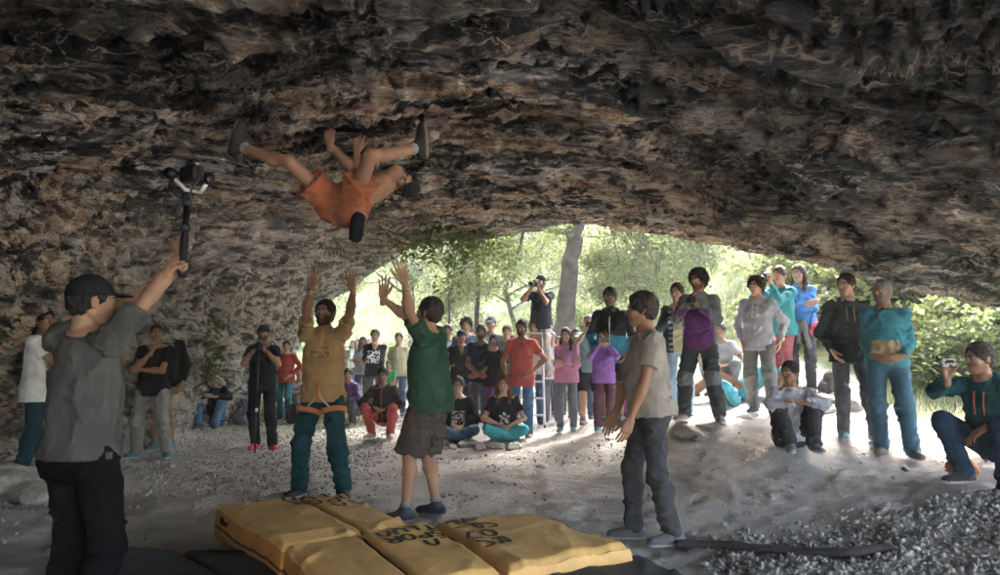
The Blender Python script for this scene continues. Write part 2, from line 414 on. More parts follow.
def build_cave():
    tt = [0.0]
    def step(t):
        y = -6.5 + 24.7 * t
        return .010 if y < 0 else .0045 if y < 1 else .0020 if y < 9 else .0028
    while tt[-1] < 1: tt.append(min(1, tt[-1] + step(tt[-1])))
    tt = np.array(tt); NW = 560; ww = np.linspace(0, 1, NW)
    F0 = foot_at(tt); L0 = lip_at(tt)
    T, Wq = np.meshgrid(tt, ww, indexing='ij')
    D = L0[:, None, :2] - F0[:, None, :]; dist = np.linalg.norm(D, axis=2)
    R = np.minimum(3.0, dist * .98)                                   # radius of the springing of the vault
    arc = R * 1.35; tot = arc + np.maximum(dist - R, .02); s = Wq * tot
    ph = np.clip(s / arc, 0, 1) * (math.pi / 2)
    q = np.where(s < arc, R * (1 - np.cos(ph) ** .8), R + (s - arc))
    base = np.where(s < arc, np.sin(ph) ** .85, 1.0)
    fr = np.clip(q / dist, 0, 1)
    XY = F0[:, None, :] + D * fr[..., None]
    zt = _rt(XY[..., 0], XY[..., 1])
    lipb = smooth(.93, 1.0, Wq); zt = zt * (1 - lipb) + L0[:, None, 2] * lipb
    zg = ground_z(XY[..., 0], XY[..., 1])
    Z = zt * base + (1 - base) * (-.25)
    V = np.concatenate([XY, Z[..., None]], -1)
    # normals of the smooth sheet, pointing into the cave
    du = np.gradient(V, axis=0); dv = np.gradient(V, axis=1); N = np.cross(du, dv); N /= np.maximum(np.linalg.norm(N, axis=2), 1e-9)[..., None]
    mid = N[len(tt) // 2, NW // 2]
    if mid[2] > 0: N = -N
    x, y, z = V[..., 0], V[..., 1], V[..., 2]
    # strata coordinates: a runs along the beds, c across them
    gx = np.where(x < 0, .10 * x * x, .22 * x)
    c = y - gx + .10 * z; 
    wob = .5 * fbm(np.stack([x * .35, y * .35, z * .4], -1) + 4, 3)
    c = c + wob
    left = smooth(-2.0, -4.2, x)
    hi0 = np.clip((x + 1.0) / 4, 0, 1)
    S = np.stack([x * (.55 - .15 * hi0), c * 1.85 + .35 * left * c, z * 1.2], -1)
    big = fbm(np.stack([x * .33, c * .55, z * .5], -1) + 2.2, 3)
    r1 = ridged(S * np.array([1.0, .62, .7]) + 8.1, 5, .55)
    wv = np.stack([perlin(S * 1.7 + 3), perlin(S * 1.7 + 23), perlin(S * 1.7 + 43)], -1)
    r2 = ridged(S * 1.9 + wv * .55 + 1.7, 4, .55)
    fl = fbm(S * 3.3 + wv * .8 + 5, 4, .6); fl = np.abs(fl) ** .7 * np.sign(fl)
    hi = np.clip((x + 1.5) / 5, 0, 1) * smooth(8, 3, y)                 # deep folds over the right side near the camera
    fk = fbm(S * 6.5 + wv * .9 + 15, 3, .6); vr = 1 - np.abs(perlin(S * np.array([1.1, .8, .9]) + wv * .5 + 60)) * 2.2
    def plates(f, w_=.30):                                              # overlapping beds with sharp broken edges
        k_ = np.floor(f); return k_ + smooth(0, w_, f - k_) - f * .55
    t1 = fbm(S * np.array([.9, .8, .8]) + wv * .35 + 33, 4, .5) * 3.2; t2 = fbm(S * np.array([1.9, 1.8, 1.8]) + wv * .4 + 53, 4, .55) * 3.0
    p1 = plates(t1, .22); p2 = plates(t2, .28); fk = fbm(S * 7.5 + 15, 3, .6)
    disp = .17 * big + (.06 + .20 * hi) * (r1 - .7) + .050 * (r2 - .7) + .085 * p1 + .038 * p2 + .028 * fl + .014 * fk
    lipd = 1 - .55 * smooth(.9, 1.0, Wq)
    disp *= lipd * smooth(-.02, .05, Wq) 
    V = V + N * disp[..., None]
    S = np.stack([V[..., 0] * (.50 - .12 * hi0), (V[..., 1] - gx + .30 * V[..., 2] + wob) * 1.75 + .35 * left * c, V[..., 2] * 2.6], -1)
    rel = np.clip(.45 + .30 * (r2 - .75) + .25 * hi * (r1 - .75) + .22 * fl + .35 * (1 - smooth(0, .3, np.abs(t2 - np.round(t2)))) , 0, 1)
    painted_shade = np.clip(smooth(5.2, 3.0, y + .25 * x * 0 + .9 * fbm(S * .5 + 3, 3)) * .93 + smooth(-.2, 2.6, x) * smooth(9.2, 6.0, y + .8 * fbm(S * .6, 3)) * .85, 0, .95) * smooth(1.2, 2.4, z)  # mask of the darkness painted on the near and right-hand roof
    pale = smooth(5.5, 12.5, y + 1.2 * fbm(S * .4 + 6, 3)) * smooth(-.8, -3.4, x) * .85
    # the cliff outside: from the lip outwards and up, then back over the top
    rows = []; outn = np.stack([np.gradient(L0[:, 1]), -np.gradient(L0[:, 0])], -1); outn /= np.maximum(np.linalg.norm(outn, axis=1), 1e-9)[:, None]
    cen = np.array([1.0, 4.0])
    sgn = np.sign(((L0[:, :2] - cen) * outn).sum(1)); outn *= sgn[:, None]
    for k in range(9): outn[1:-1] = (outn[:-2] + outn[1:-1] + outn[2:]) / 3; 
    outn /= np.linalg.norm(outn, axis=1)[:, None]
    last = V[:, -1]
    for (o, h) in [(.10, .03), (.22, .10), (.32, .22), (.40, .4), (.45, .65), (.5, 1.0), (.6, 1.5), (.6, 2.2), (.4, 2.9), (.0, 3.5), (-.8, 4.0), (-2.0, 4.4)]:
        P = last + np.concatenate([outn * o, np.full((len(outn), 1), h)], 1); n = fbm(P * 1.3 + 2, 4) * min(.4, .08 + .25 * h) * min(1, o * 4 + h)
        P[:, :2] += outn * n[:, None]; P[:, 2] += n * .3
        rows.append(P)
    # behind: outer back of the massif
    E = np.stack(rows, 1); V = np.concatenate([V, E], 1)
    k = E.shape[1]
    def ext(a, e=None): return np.concatenate([a, np.repeat(a[:, -1:], k, 1) if e is None else e], 1)
    Se = np.stack([E[..., 0] * .5, E[..., 1] * .8, E[..., 2] * 1.8], -1)
    S = np.concatenate([S, Se], 1); rel = ext(rel); painted_shade = ext(painted_shade, np.zeros((len(tt), k))); pale = ext(pale, np.full((len(tt), k), .5))
    nT, nW = V.shape[:2]; V = V.reshape(-1, 3)
    i = np.arange(nT * nW).reshape(nT, nW)
    Q = np.stack([i[:-1, :-1], i[:-1, 1:], i[1:, 1:], i[1:, :-1]], -1).reshape(-1, 4)
    o = cave_o = make_mesh('cave_rock', V, Q, [ROCK], attrs={'strata': ('FLOAT_VECTOR', S.reshape(-1, 3)), 'relief': ('FLOAT', rel.ravel()), 'painted_shade': ('FLOAT', painted_shade.ravel()), 'pale': ('FLOAT', pale.ravel())})
    tag(o, kind='structure')
    # massif: a coarse cap over the vault so that the cave is inside a hill
    gx_ = np.linspace(-26, 9, 50); gy_ = np.linspace(-6.1, 19.5, 60); X, Y = np.meshgrid(gx_, gy_, indexing='ij')
    lipx = np.interp(Y, LIP[::-1, 1], LIP[::-1, 0]); inside = smooth(1.2, -1.2, X - (np.where(Y > 18, -4, lipx)))
    Zc = 3.6 + 3.6 * inside + .8 * fbm(np.stack([X * .2, Y * .2, X * 0], -1), 4)
    edge = smooth(-26, -18, X) * smooth(19.5, 17.5, Y); Zc = Zc * edge + (1 - edge) * 2.0
    keep = (X < np.where(Y > 18, -5.2, lipx - .9))
    i = np.arange(X.size).reshape(X.shape); Q = np.stack([i[:-1, :-1], i[:-1, 1:], i[1:, 1:], i[1:, :-1]], -1).reshape(-1, 4)
    Q = Q[keep.ravel()[Q].all(1)]; Vc = np.stack([X, Y, Zc], -1).reshape(-1, 3)
    tag(make_mesh('cliff_top', Vc, Q, [ROCK], attrs={'strata': ('FLOAT_VECTOR', Vc * .6), 'relief': ('FLOAT', np.full(len(Vc), .5)), 'painted_shade': ('FLOAT', np.zeros(len(Vc))), 'pale': ('FLOAT', np.full(len(Vc), .5))}), kind='structure')
    return cave_o
CAVE = build_cave()
CAVE_O = CAVE
bpy.context.view_layer.update()
def rock_hit(px, py):
    r = unit(ray(px, py)); ok, loc, nrm, i = CAVE_O.ray_cast(Vector(CAM), Vector(r)); return (np.array(loc), np.array(nrm)) if ok else (None, None)

# ------------------------------------------------------------------ ground sheet
def ground_mat():
    m = bpy.data.materials.new('dusty_ground'); m.use_nodes = True; t = m.node_tree; b = t.nodes['Principled BSDF']; L = t.links
    b.inputs['Roughness'].default_value = .95; b.inputs['Specular IOR Level'].default_value = .1
    tc = t.nodes.new('ShaderNodeTexCoord')
    def noise(s, d, r=.6):
        n = t.nodes.new('ShaderNodeTexNoise'); n.inputs['Scale'].default_value = s; n.inputs['Detail'].default_value = d; n.inputs['Roughness'].default_value = r
        L.new(tc.outputs['Object'], n.inputs['Vector']); return n.outputs['Fac']
    def ramp(f, els):
        r = t.nodes.new('ShaderNodeValToRGB'); e = r.color_ramp.elements; e[0].position, e[0].color = els[0]; e[1].position, e[1].color = els[-1]
        for p, c in els[1:-1]: x = e.new(p); x.color = c
        L.new(f, r.inputs['Fac']); return r.outputs['Color']
    def mix(f, a, c):
        x = t.nodes.new('ShaderNodeMix'); x.data_type = 'RGBA'; L.new(f, x.inputs[0])
        for s, v in ((6, a), (7, c)):
            if isinstance(v, tuple): x.inputs[s].default_value = v
            else: L.new(v, x.inputs[s])
        return x.outputs[2]
    dust = ramp(noise(1.1, 8, .65), [(.3, (.31, .29, .265, 1)), (.5, (.46, .435, .40, 1)), (.7, (.55, .525, .485, 1))])
    speck = ramp(noise(28, 6, .7), [(.60, (0, 0, 0, 1)), (.70, (1, 1, 1, 1))]); c = mix(speck, dust, (.20, .185, .17, 1))
    ag = t.nodes.new('ShaderNodeAttribute'); ag.attribute_name = 'green'
    gr = ramp(noise(.8, 7), [(.3, (.035, .06, .015, 1)), (.5, (.09, .13, .04, 1)), (.65, (.20, .20, .10, 1)), (.8, (.30, .27, .19, 1))])
    c = mix(ag.outputs['Fac'], c, gr); L.new(c, b.inputs['Base Color'])
    vo = t.nodes.new('ShaderNodeTexVoronoi'); vo.inputs['Scale'].default_value = 38; L.new(tc.outputs['Object'], vo.inputs['Vector'])
    nn = noise(9, 9, .7); mm = t.nodes.new('ShaderNodeMath'); mm.operation = 'MULTIPLY_ADD'; L.new(vo.outputs['Distance'], mm.inputs[0]); mm.inputs[1].default_value = -.12; L.new(nn, mm.inputs[2])
    bp = t.nodes.new('ShaderNodeBump'); bp.inputs['Strength'].default_value = .8; bp.inputs['Distance'].default_value = .05; L.new(mm.outputs[0], bp.inputs['Height']); L.new(bp.outputs['Normal'], b.inputs['Normal'])
    return m
def build_ground():
    xs = axis_dense(-120, 120, -6, 7, .045); ys = axis_dense(-120, 160, 2.2, 12, .04)
    X, Y = np.meshgrid(xs, ys, indexing='ij'); Z = ground_z(np.clip(X, -30, 30), np.clip(Y, -35, 52))
    far = smooth(45, 110, np.hypot(X, Y)); Z = Z * (1 - far) + (9 + 6 * fbm(np.stack([X * .02, Y * .02, X * 0], -1), 3)) * far
    P = np.stack([X, Y, X * 0], -1); near = smooth(22, 12, np.hypot(X, Y))
    foot = ridged(P * 2.3 + fbm(P * 1.5, 2)[..., None] * .5, 4)
    Z = Z + near * (.022 * fbm(P * 3.1, 5, .6) + .014 * (foot - .7) + .012 * fbm(P * 11, 3))
    green = np.clip(smooth(11.5, 14.5, Y - .1 * X + 1.0 * fbm(P * .5, 3)) + smooth(.8, 1.3, Z) * smooth(4.5, 6, X) + smooth(4.6, 5.3, X + .35 * fbm(P * 1.5, 3)) * smooth(5.9, 6.6, Y), 0, 1)
    path = smooth(2.6, 1.2, np.abs(X - (-.6 - .12 * (Y - 12)))) * smooth(24, 15, Y); green = green * (1 - .85 * path)
    i = np.arange(X.size).reshape(X.shape); Q = np.stack([i[:-1, :-1], i[1:, :-1], i[1:, 1:], i[:-1, 1:]], -1).reshape(-1, 4)
    tag(make_mesh('ground', np.stack([X, Y, Z], -1).reshape(-1, 3), Q, [ground_mat()], attrs={'green': ('FLOAT', green.ravel())}), kind='structure')
build_ground()
# ------------------------------------------------------------------ people
SKINS = {'light': (.43, .255, .175), 'tan': (.27, .145, .085), 'mid': (.33, .185, .115), 'dark': (.15, .08, .05), 'pale': (.52, .33, .25)}
HAIRC = {'black': (.012, .010, .009), 'dark': (.035, .023, .016), 'brown': (.075, .042, .024), 'fair': (.22, .13, .065), 'grey': (.16, .15, .14), 'red': (.13, .05, .025)}
def skin_mat(k): return mat('skin_' + k, SKINS[k], rough=.5, var=.08, scale=12, bump=.12, bscale=160, spec=.35, sss=.05)
def hair_mat(k): return mat('hair_' + k, HAIRC[k], rough=.6, var=.45, scale=60, bump=.9, bscale=150, spec=.4)
def lip_mat(k): return mat('lips_' + k, tuple(np.array(SKINS[k]) * np.array([.8, .55, .55])), rough=.45, bump=0)
EYEW = mat('eye_white', (.62, .60, .57), rough=.25, bump=0, var=.03); IRIS = mat('iris', (.03, .02, .012), rough=.15, bump=0)
_HC = {}
def head_geo(beard, slim, h):
    key = (beard, slim, h)
    if key in _HC: return _HC[key]
    s = slim
    pr = [P_ell((0, -.012, .03), (.075 * s, .094, .091)), P_ell((0, .024, -.03), (.060 * s, .066, .078)), P_ell((0, .058, -.088), (.024, .022, .021)),
          P_cone((-.030, .080, .021), (.030, .080, .021), .0115), P_cone((-.045 * s, -.01, -.055), (-.016, .05, -.092), .022, .018), P_cone((.045 * s, -.01, -.055), (.016, .05, -.092), .022, .018),
          P_ell((-.040, .062, -.022), (.02, .02, .02)), P_ell((.040, .062, -.022), (.02, .02, .02))]
    nose = [P_cone((0, .086, .012), (0, .108, -.022), .0075, .0115), P_cone((-.010, .093, -.026), (.010, .093, -.026), .008)]
    lips = [P_cone((-.019, .079, -.052), (.019, .079, -.052), .0065), P_cone((0, .084, -.049), (0, .084, -.057), .008)]
    ears = [P_ell((sx * .077 * s, -.008, -.004), (.009, .019, .031), rotz(sx * .35)) for sx in (-1, 1)]
    subs = [P_ell((sx * .031, .094, .003), (.015, .013, .009)) for sx in (-1, 1)] + [P_cone((-.019, .0925, -.053), (.019, .0925, -.053), .0022)]
    neck = [P_cone((0, -.022, -.04), (0, -.038, -.15), .050, .053)]
    V, Q = sdf_mesh([(pr, .03, (), subs), (nose, .008), (lips, .008), (ears, .006), (neck, .02)], h, .010)
    eg = []
    for sx in (-1, 1): eg.append(P_ell((sx * .031, .078, .003), (.0128, .0128, .0115)))
    V2, Q2 = sdf_mesh([(eg, .001)], min(h, .0035), .001); nv = len(V)
    C = V[Q].mean(1); m = np.zeros(len(Q), int)
    m[(np.abs(C[:, 0]) < .023 - .9 * np.abs(C[:, 2] + .053)) & (np.abs(C[:, 2] + .053) < .0105) & (C[:, 1] > .075)] = 1
    ax = np.abs(C[:, 0]); m[(ax > .012) & (ax < .050) & (C[:, 2] > .0195 - .06 * np.abs(ax - .03)) & (C[:, 2] < .0275 - .12 * np.abs(ax - .03)) & (C[:, 1] > .06)] = 4
    if beard:
        cut = -.032 if beard == 1 else -.040
        bm = (C[:, 2] < cut + .35 * np.clip(.045 - ax, 0, 1) * -1 + .0 * ax) & (C[:, 1] > .0) & (C[:, 2] > -.135) & (m == 0)
        bm |= (C[:, 2] < .0) & (ax > .055 * s) & (C[:, 1] > -.002) & (C[:, 1] < .04) & (C[:, 2] > -.11) & (m == 0)
        bm &= ~((C[:, 1] < .035) & (C[:, 2] < -.108)); m[bm] = 5
        if (m == 5).any() and beard == 1:
            N = vnormals(V, Q); vb = np.zeros(len(V)); np.add.at(vb, Q[m == 5].ravel(), 1); V = V + N * (np.minimum(vb, 4) / 4 * .0035)[:, None]
    C2 = V2[Q2].mean(1); m2 = np.where((np.hypot(np.abs(C2[:, 0]) - .031, C2[:, 2] - .003) < .0062) & (C2[:, 1] > .08), 3, 2)
    r = (np.r_[V, V2], np.r_[Q, Q2 + nv], np.r_[m, m2]); _HC[key] = r; return r
_HA = {}
def hand_geo(pose, h):
    """right hand: wrist at the origin, fingers +Z, palm faces +Y, thumb on -X"""
    key = (pose, h)
    if key in _HA: return _HA[key]
    curl, spread, th = {'relaxed': ((.25, .35, .25), .04, .5), 'open': ((.05, .08, .05), .22, 1.1), 'grip': ((1.15, 1.35, .7), .02, .3), 'hook': ((.55, .9, .5), .05, .6), 'hold': ((.5, .7, .4), .06, .4), 'flat': ((.05, .1, .05), .03, .3)}[pose]
    fat = 1.0 if h < .005 else 1.15
    kn = [(-.031, .087), (-.0105, .092), (.0105, .089), (.030, .081)]; ln = [(.041, .025, .020), (.046, .029, .021), (.042, .027, .020), (.033, .020, .018)]; rr = [.0088, .009, .0086, .0078]
    palm = [P_cone((x * .55, 0, .005), (x, 0, z), .0165, .0125) for x, z in kn] + [P_ell((-.022, .012, .035), (.017, .014, .026)), P_ell((.022, .010, .030), (.013, .012, .024))]
    groups = [(palm, .012)]
    for i, ((x, z), L) in enumerate(zip(kn, ln)):
        p = np.array([x, 0, z]); sp = -(1.5 - i) * -spread * .55; a = 0; pr = []
        sd_ = -1 if i < 2 else 1; sa = (i - 1.5) * spread * .55
        for k in range(3):
            a += curl[k] * (1 + .06 * i); d = np.array([math.sin(sa) * math.cos(a), math.sin(a), math.cos(a) * math.cos(sa)]); q = p + d * L[k]
            pr.append(P_cone(p, q, (rr[i] - .0004 * k) * fat, (rr[i] - .0008 - .0006 * k) * fat)); p = q
        groups.append((pr, .003))
    tx = math.sin(th * .75); b = np.array([-.022, .010, .022]); m1 = b + np.array([-.036 * tx - .006, .012, .036]); m2 = m1 + unit([-.6 * tx, .25 + curl[0] * .5, .8]) * .032; m3 = m2 + unit([-.35 * tx, .3 + curl[0] * .7, .8]) * .026
    groups.append(([P_cone(b, m1, .0155, .012), P_cone(m1, m2, .0115 * fat, .0100 * fat), P_cone(m2, m3, .0098 * fat, .0082 * fat)], .004))
    groups.append(([P_cone((0, 0, -.045), (0, 0, .012), .0262, .0225)], .01))
    V, Q = sdf_mesh(groups, h, .005); V[:, 1] *= .92
    _HA[key] = (V, Q); return _HA[key]

def basis(fwd, up):
    up = unit(up); f = np.asarray(fwd, float); f = unit(f - up * up.dot(f)); r = np.cross(f, up)
    return np.stack([r, f, up], 1)                                   # columns right, fwd, up
def ik(a, c, l1, l2, pole):
    a, c = np.asarray(a, float), np.asarray(c, float); d = c - a; L = np.linalg.norm(d); mx = (l1 + l2) * .998
    if L > mx: c = a + d / L * mx; d = c - a; L = mx
    if L < abs(l1 - l2) + .02: L = abs(l1 - l2) + .02; c = a + unit(d) * L; d = c - a
    u = d / L; x = (l1 * l1 - l2 * l2 + L * L) / (2 * L); h = math.sqrt(max(l1 * l1 - x * x, 0))
    p = np.asarray(pole, float); p = unit(p - u * u.dot(p)); return a + u * x + p * h, c

# poses in the body frame: x right, y forward, z up, metres for a 1.75 m figure
ARMS = {
    'hang': dict(R=(.25, .04, .90), L=(-.25, .04, .90)),
    'crossed': dict(R=(-.07, .19, 1.19), L=(.06, .22, 1.16), Rp=(.9, -.1, -.5), Lp=(-.9, -.1, -.5), hR=((-1, .1, .25), (0, -1, 0)), hL=((1, .1, .15), (0, -1, 0)), hand='flat'),
    'pockets': dict(R=(.20, .06, .93), L=(-.20, .06, .93), Rp=(.8, -1, 0), Lp=(-.8, -1, 0)),
    'camera': dict(R=(.10, .19, 1.53), L=(-.05, .24, 1.49), Rp=(.7, .1, -1), Lp=(-.5, .2, -1), hR=((-.35, .3, .8), (-.6, -.5, 0)), hL=((.3, .3, .8), (.2, .2, .9)), hand='hold'),
    'phone': dict(R=(.07, .26, 1.49), L=(-.07, .26, 1.49), Rp=(.8, 0, -1), Lp=(-.8, 0, -1), hR=((-.3, .2, 1), (-1, -.2, 0)), hL=((.3, .2, 1), (1, -.2, 0)), hand='hold'),
    'chestcam': dict(R=(.07, .25, 1.28), L=(-.07, .26, 1.26), Rp=(.8, -.2, -1), Lp=(-.8, -.2, -1), hR=((-.4, .4, .7), (-1, -.2, 0)), hL=((.4, .4, .5), (1, 0, .3)), hand='hold'),
    'chin': dict(R=(-.01, .15, 1.36), L=(.10, .20, 1.13), Rp=(.4, .5, -1), Lp=(-.8, 0, -.6), hR=((-.1, -.1, 1), (0, -1, 0)), hL=((1, .1, 0), (0, -1, 0)), hand='hook'),
    'hip': dict(R=(.22, .10, 1.00), L=(-.25, .03, .90), Rp=(1, -.6, 0)),
    'hips': dict(R=(.20, .10, 1.0), L=(-.20, .10, 1.0), Rp=(1, -.6, 0), Lp=(-1, -.6, 0)),
    'front': dict(R=(.03, .20, .98), L=(-.03, .21, .97), Rp=(1, -.4, 0), Lp=(-1, -.4, 0), hR=((-.8, .4, -.3), (0, -1, 0)), hL=((.8, .4, -.3), (0, -1, 0))),
}
LEGS = {
    'stand': dict(pelvis=(0, 0, .93), RF=(.11, -.01, .085), LF=(-.11, .01, .085)),
    'relax': dict(pelvis=(.02, 0, .925), RF=(.10, -.03, .085), LF=(-.17, .12, .085), Lt=(-.5, 1, 0)),
    'wide': dict(pelvis=(0, 0, .91), RF=(.20, -.02, .085), LF=(-.20, .02, .085), Rt=(.4, 1, 0), Lt=(-.4, 1, 0)),
    'knees': dict(pelvis=(0, 0, .115), RF=(.12, .46, .085), LF=(-.12, .46, .085), lean=8, Rk=(.25, .3, 1), Lk=(-.25, .3, 1)),
    'lotus': dict(pelvis=(0, 0, .115), RF=(-.14, .32, .07), LF=(.14, .26, .06), lean=10, Rk=(1, .25, .35), Lk=(-1, .25, .35), Rt=(-1, .5, -.1), Lt=(1, .5, -.1)),
    'squat': dict(pelvis=(0, -.06, .30), RF=(.15, .16, .085), LF=(-.15, .16, .085), lean=18, Rk=(.35, 1, .4), Lk=(-.35, 1, .4), Rt=(.35, 1, 0), Lt=(-.35, 1, 0)),
}
SARMS = {'knees': dict(R=(.04, .40, .50), L=(-.04, .38, .52), Rp=(1, -.2, -.2), Lp=(-1, -.2, -.2), hR=((-1, .2, 0), (0, -.4, -1)), hL=((1, .2, 0), (0, -.4, -1)), hand='flat'),
         'lap': dict(R=(.07, .25, .25), L=(-.07, .27, .24), Rp=(1, -.2, -.2), Lp=(-1, -.2, -.2), hR=((-.8, .5, -.2), (0, -.2, -1)), hL=((.8, .5, -.2), (0, -.2, -1))),
         'squat': dict(R=(.10, .26, .48), L=(-.10, .28, .46), Rp=(1, 0, -.3), Lp=(-1, 0, -.3), hR=((-.7, .6, -.1), (0, -.2, -1)), hL=((.7, .6, -.1), (0, -.2, -1)))}
TORSO = [(-.13, .10, .075, -.01), (-.06, .155, .11, -.012), (0, .163, .115, -.012), (.10, .142, .10, 0), (.18, .136, .098, .004), (.28, .150, .108, .004), (.38, .160, .112, -.002), (.45, .135, .095, -.012), (.50, .09, .07, -.022), (.54, .06, .058, -.03)]
TORSO_F = [(-.13, .11, .08, -.01), (-.06, .168, .12, -.016), (0, .170, .122, -.016), (.10, .130, .098, 0), (.18, .118, .09, .004), (.28, .132, .105, .012), (.36, .140, .112, .014), (.44, .118, .085, -.008), (.50, .08, .065, -.02), (.54, .052, .052, -.03)]
CLIMBER_POS = np.array([-1.2, 5.3, 2.6])
ALLP = []
def person(label, px=None, fy=None, hy=None, face=180, s=1.0, pos=None, legs='stand', arms='hang', look=None, hup=None, skin='light', hair='short', hairc='dark', beard=0, female=False,
           top=None, bottom=None, shoes=(.05, .05, .055), sole=(.5, .5, .48), cap=None, h=.02, extra=None, group='spectators watching the climber', lookamt=.8, bulk=1.0, limb=1.0, gaiter=None, **ov):
    base = gp(px, fy) if pos is None else np.asarray(pos, float)
    if hy is not None: s = (fy - hy) * base[1] / 720 / 1.745
    a = math.radians(face); root = empty('person', tuple(base), a, label, 'person', group, s)
    Rw = rotz(a); toL = lambda p: Rw.T @ (np.asarray(p, float) - base) / s; dirL = lambda v: Rw.T @ np.asarray(v, float)
    P = dict(LEGS[legs]) if isinstance(legs, str) else dict(legs)
    P.update(arms if isinstance(arms, dict) else SARMS[arms] if (arms in SARMS) else ARMS[arms])
    for k_, v_ in ov.items(): P[k_] = v_
    for k_ in list(P):
        if isinstance(P[k_], tuple) and len(P[k_]) == 2 and P[k_][0] == 'W': P[k_] = toL(P[k_][1])
    pel = np.array(P['pelvis'], float); ln = math.radians(P.get('lean', 0)); sd_ = math.radians(P.get('side', 0))
    up = np.array([math.sin(sd_), math.sin(ln), math.cos(ln) * math.cos(sd_)]) if 'up' not in P else unit(P['up'])
    tw = math.radians(P.get('twist', 0)); B = basis(P.get('fwd', (math.sin(tw), math.cos(tw), 0)), up); r_, f_, u_ = B.T
    pb = basis(P.get('pfwd', f_), P.get('pup', u_ if isinstance(legs, dict) or legs not in ('stand', 'relax', 'wide') else (0, 0, 1)))
    sw = .150 if female else .166
    sw *= (1 + (bulk - 1) * .5)
    shr = {}
    nb = pel + u_ * .515
    for sgn, k_ in ((1, 'R'), (-1, 'L')):
        S = pel + u_ * .465 + r_ * sgn * sw - f_ * .01
        tgt = np.array(P[k_], float); 
        if 'up' not in P and 'lean' in P and isinstance(legs, str) and legs in ('stand', 'relax', 'wide') and k_ + 'w' not in P and isinstance(arms, str) and arms == 'hang': tgt = tgt + (u_ - [0, 0, 1]) * .3
        if tgt[2] > S[2] + .1: S = S + u_ * min(.05, (tgt[2] - S[2]) * .15)
        E, Wr = ik(S, tgt, .29, .255, P.get(k_ + 'p', (sgn * .35, -1, 0)))
        shr[k_] = (S, E, Wr)
    lg = {}
    for sgn, k_ in ((1, 'R'), (-1, 'L')):
        H = pel + pb[:, 0] * sgn * .092 - pb[:, 2] * .02
        K, A = ik(H, np.array(P[k_ + 'F'], float), .425, .415, P.get(k_ + 'k', (sgn * .12, 1, 0)))
        ft = unit(P.get(k_ + 't', (sgn * .18, 1, 0))); fu = P.get(k_ + 'u', (0, 0, 1)); fb = basis(ft, fu) if abs(np.dot(ft, unit(fu))) < .95 else basis(ft, (0, 1, 0))
        lg[k_] = (H, K, A, fb)
    # head
    hc0 = nb + u_ * .09 + f_ * .01
    lk = dirL(unit(np.asarray(look, float))) if look is not None else unit(toL(CLIMBER_POS) - hc0)
    if look is None: lk = unit(lk * lookamt + f_ * (1 - lookamt)); lk[2] = min(lk[2], .35); lk = unit(lk)
    hu = np.array([0, 0, 1.0]) if hup is None else dirL(unit(np.asarray(hup, float)))
    if hup is None and lk[2] > .6: hu = unit(hu - lk * .3)
    HB = basis(lk, hu); hc = nb + u_ * .075 + HB[:, 2] * .105 + HB[:, 1] * .018
    toH = lambda V: hc + V @ HB.T
    sk, hm = skin_mat(skin), hair_mat(hairc)
    # ---- body: one mesh
    T = TORSO_F if female else TORSO
    T = [(z, rx * bulk, ry * bulk, yo) for z, rx, ry, yo in T]
    tor = [P_loft(pel, B, T, -.004)]
    tor += [P_cone(nb - u_ * .03, hc - HB[:, 2] * .06 - HB[:, 1] * .022, .058, .052)]
    trap = []; am = []; lgp = []
    for sgn, k_ in ((1, 'R'), (-1, 'L')):
        S, E, Wr = shr[k_]; d1 = unit(E - S); d2 = unit(Wr - E)
        fm = limb * (.88 if female else 1.0) * (1 if not top or top.get('kind') == 'tank' else .90 if top.get('kind') == 'tee' else .82); lm = .86 if bottom and bottom.get('kind') != 'shorts' else .95 * limb
        trap += [P_cone(nb + u_ * .005, S + u_ * .012, .045, .045), P_ell(S, (.053 * fm, .053 * fm, .053 * fm))]
        am += [P_cone(S, E, .053 * fm, .041 * fm), P_ell(S * .52 + E * .48 + f_ * .006, (.048 * fm,) * 3), P_cone(E, E + d2 * .085, .041 * fm, .043 * fm), P_cone(E + d2 * .085, Wr, .043 * fm, .0265 * fm)]
        H, K, A, fb = lg[k_]; c2 = unit(A - K); back = -unit(np.cross(np.cross(c2, K - H), c2)) if np.linalg.norm(np.cross(c2, K - H)) > .02 else -fb[:, 1]
        bk = -fb[:, 1]
        lgp += [P_cone(H, K, .084 * lm, .055 * lm), P_ell(H - pb[:, 1] * .03 - pb[:, 2] * .035, (.076 * lm,) * 3), P_cone(K, K + c2 * .12 + bk * .014, .052 * lm, .058 * lm), P_cone(K + c2 * .12 + bk * .014, A, .056 * lm, .034)]
        lgp += [P_cone(A - fb[:, 1] * .03 - fb[:, 2] * .04, A + fb[:, 1] * .13 - fb[:, 2] * .055, .034, .024)]
    V, Q = sdf_mesh([(tor + trap, .045), (am, .03), (lgp, .035)], max(h * .8, .010), .022)
    Vs, Qs, Ms = [V], [Q], [np.zeros(len(Q), int)]; n = len(V)
    hh = .0048 if h <= .012 else .0062 if h <= .018 else .0075
    hv, hq, hmi = head_geo(beard, .93 if female else 1.0, hh); Vs.append(toH(hv)); Qs.append(hq + n); Ms.append(hmi); n += len(hv)
    dh = P.get('hand', 'relaxed')
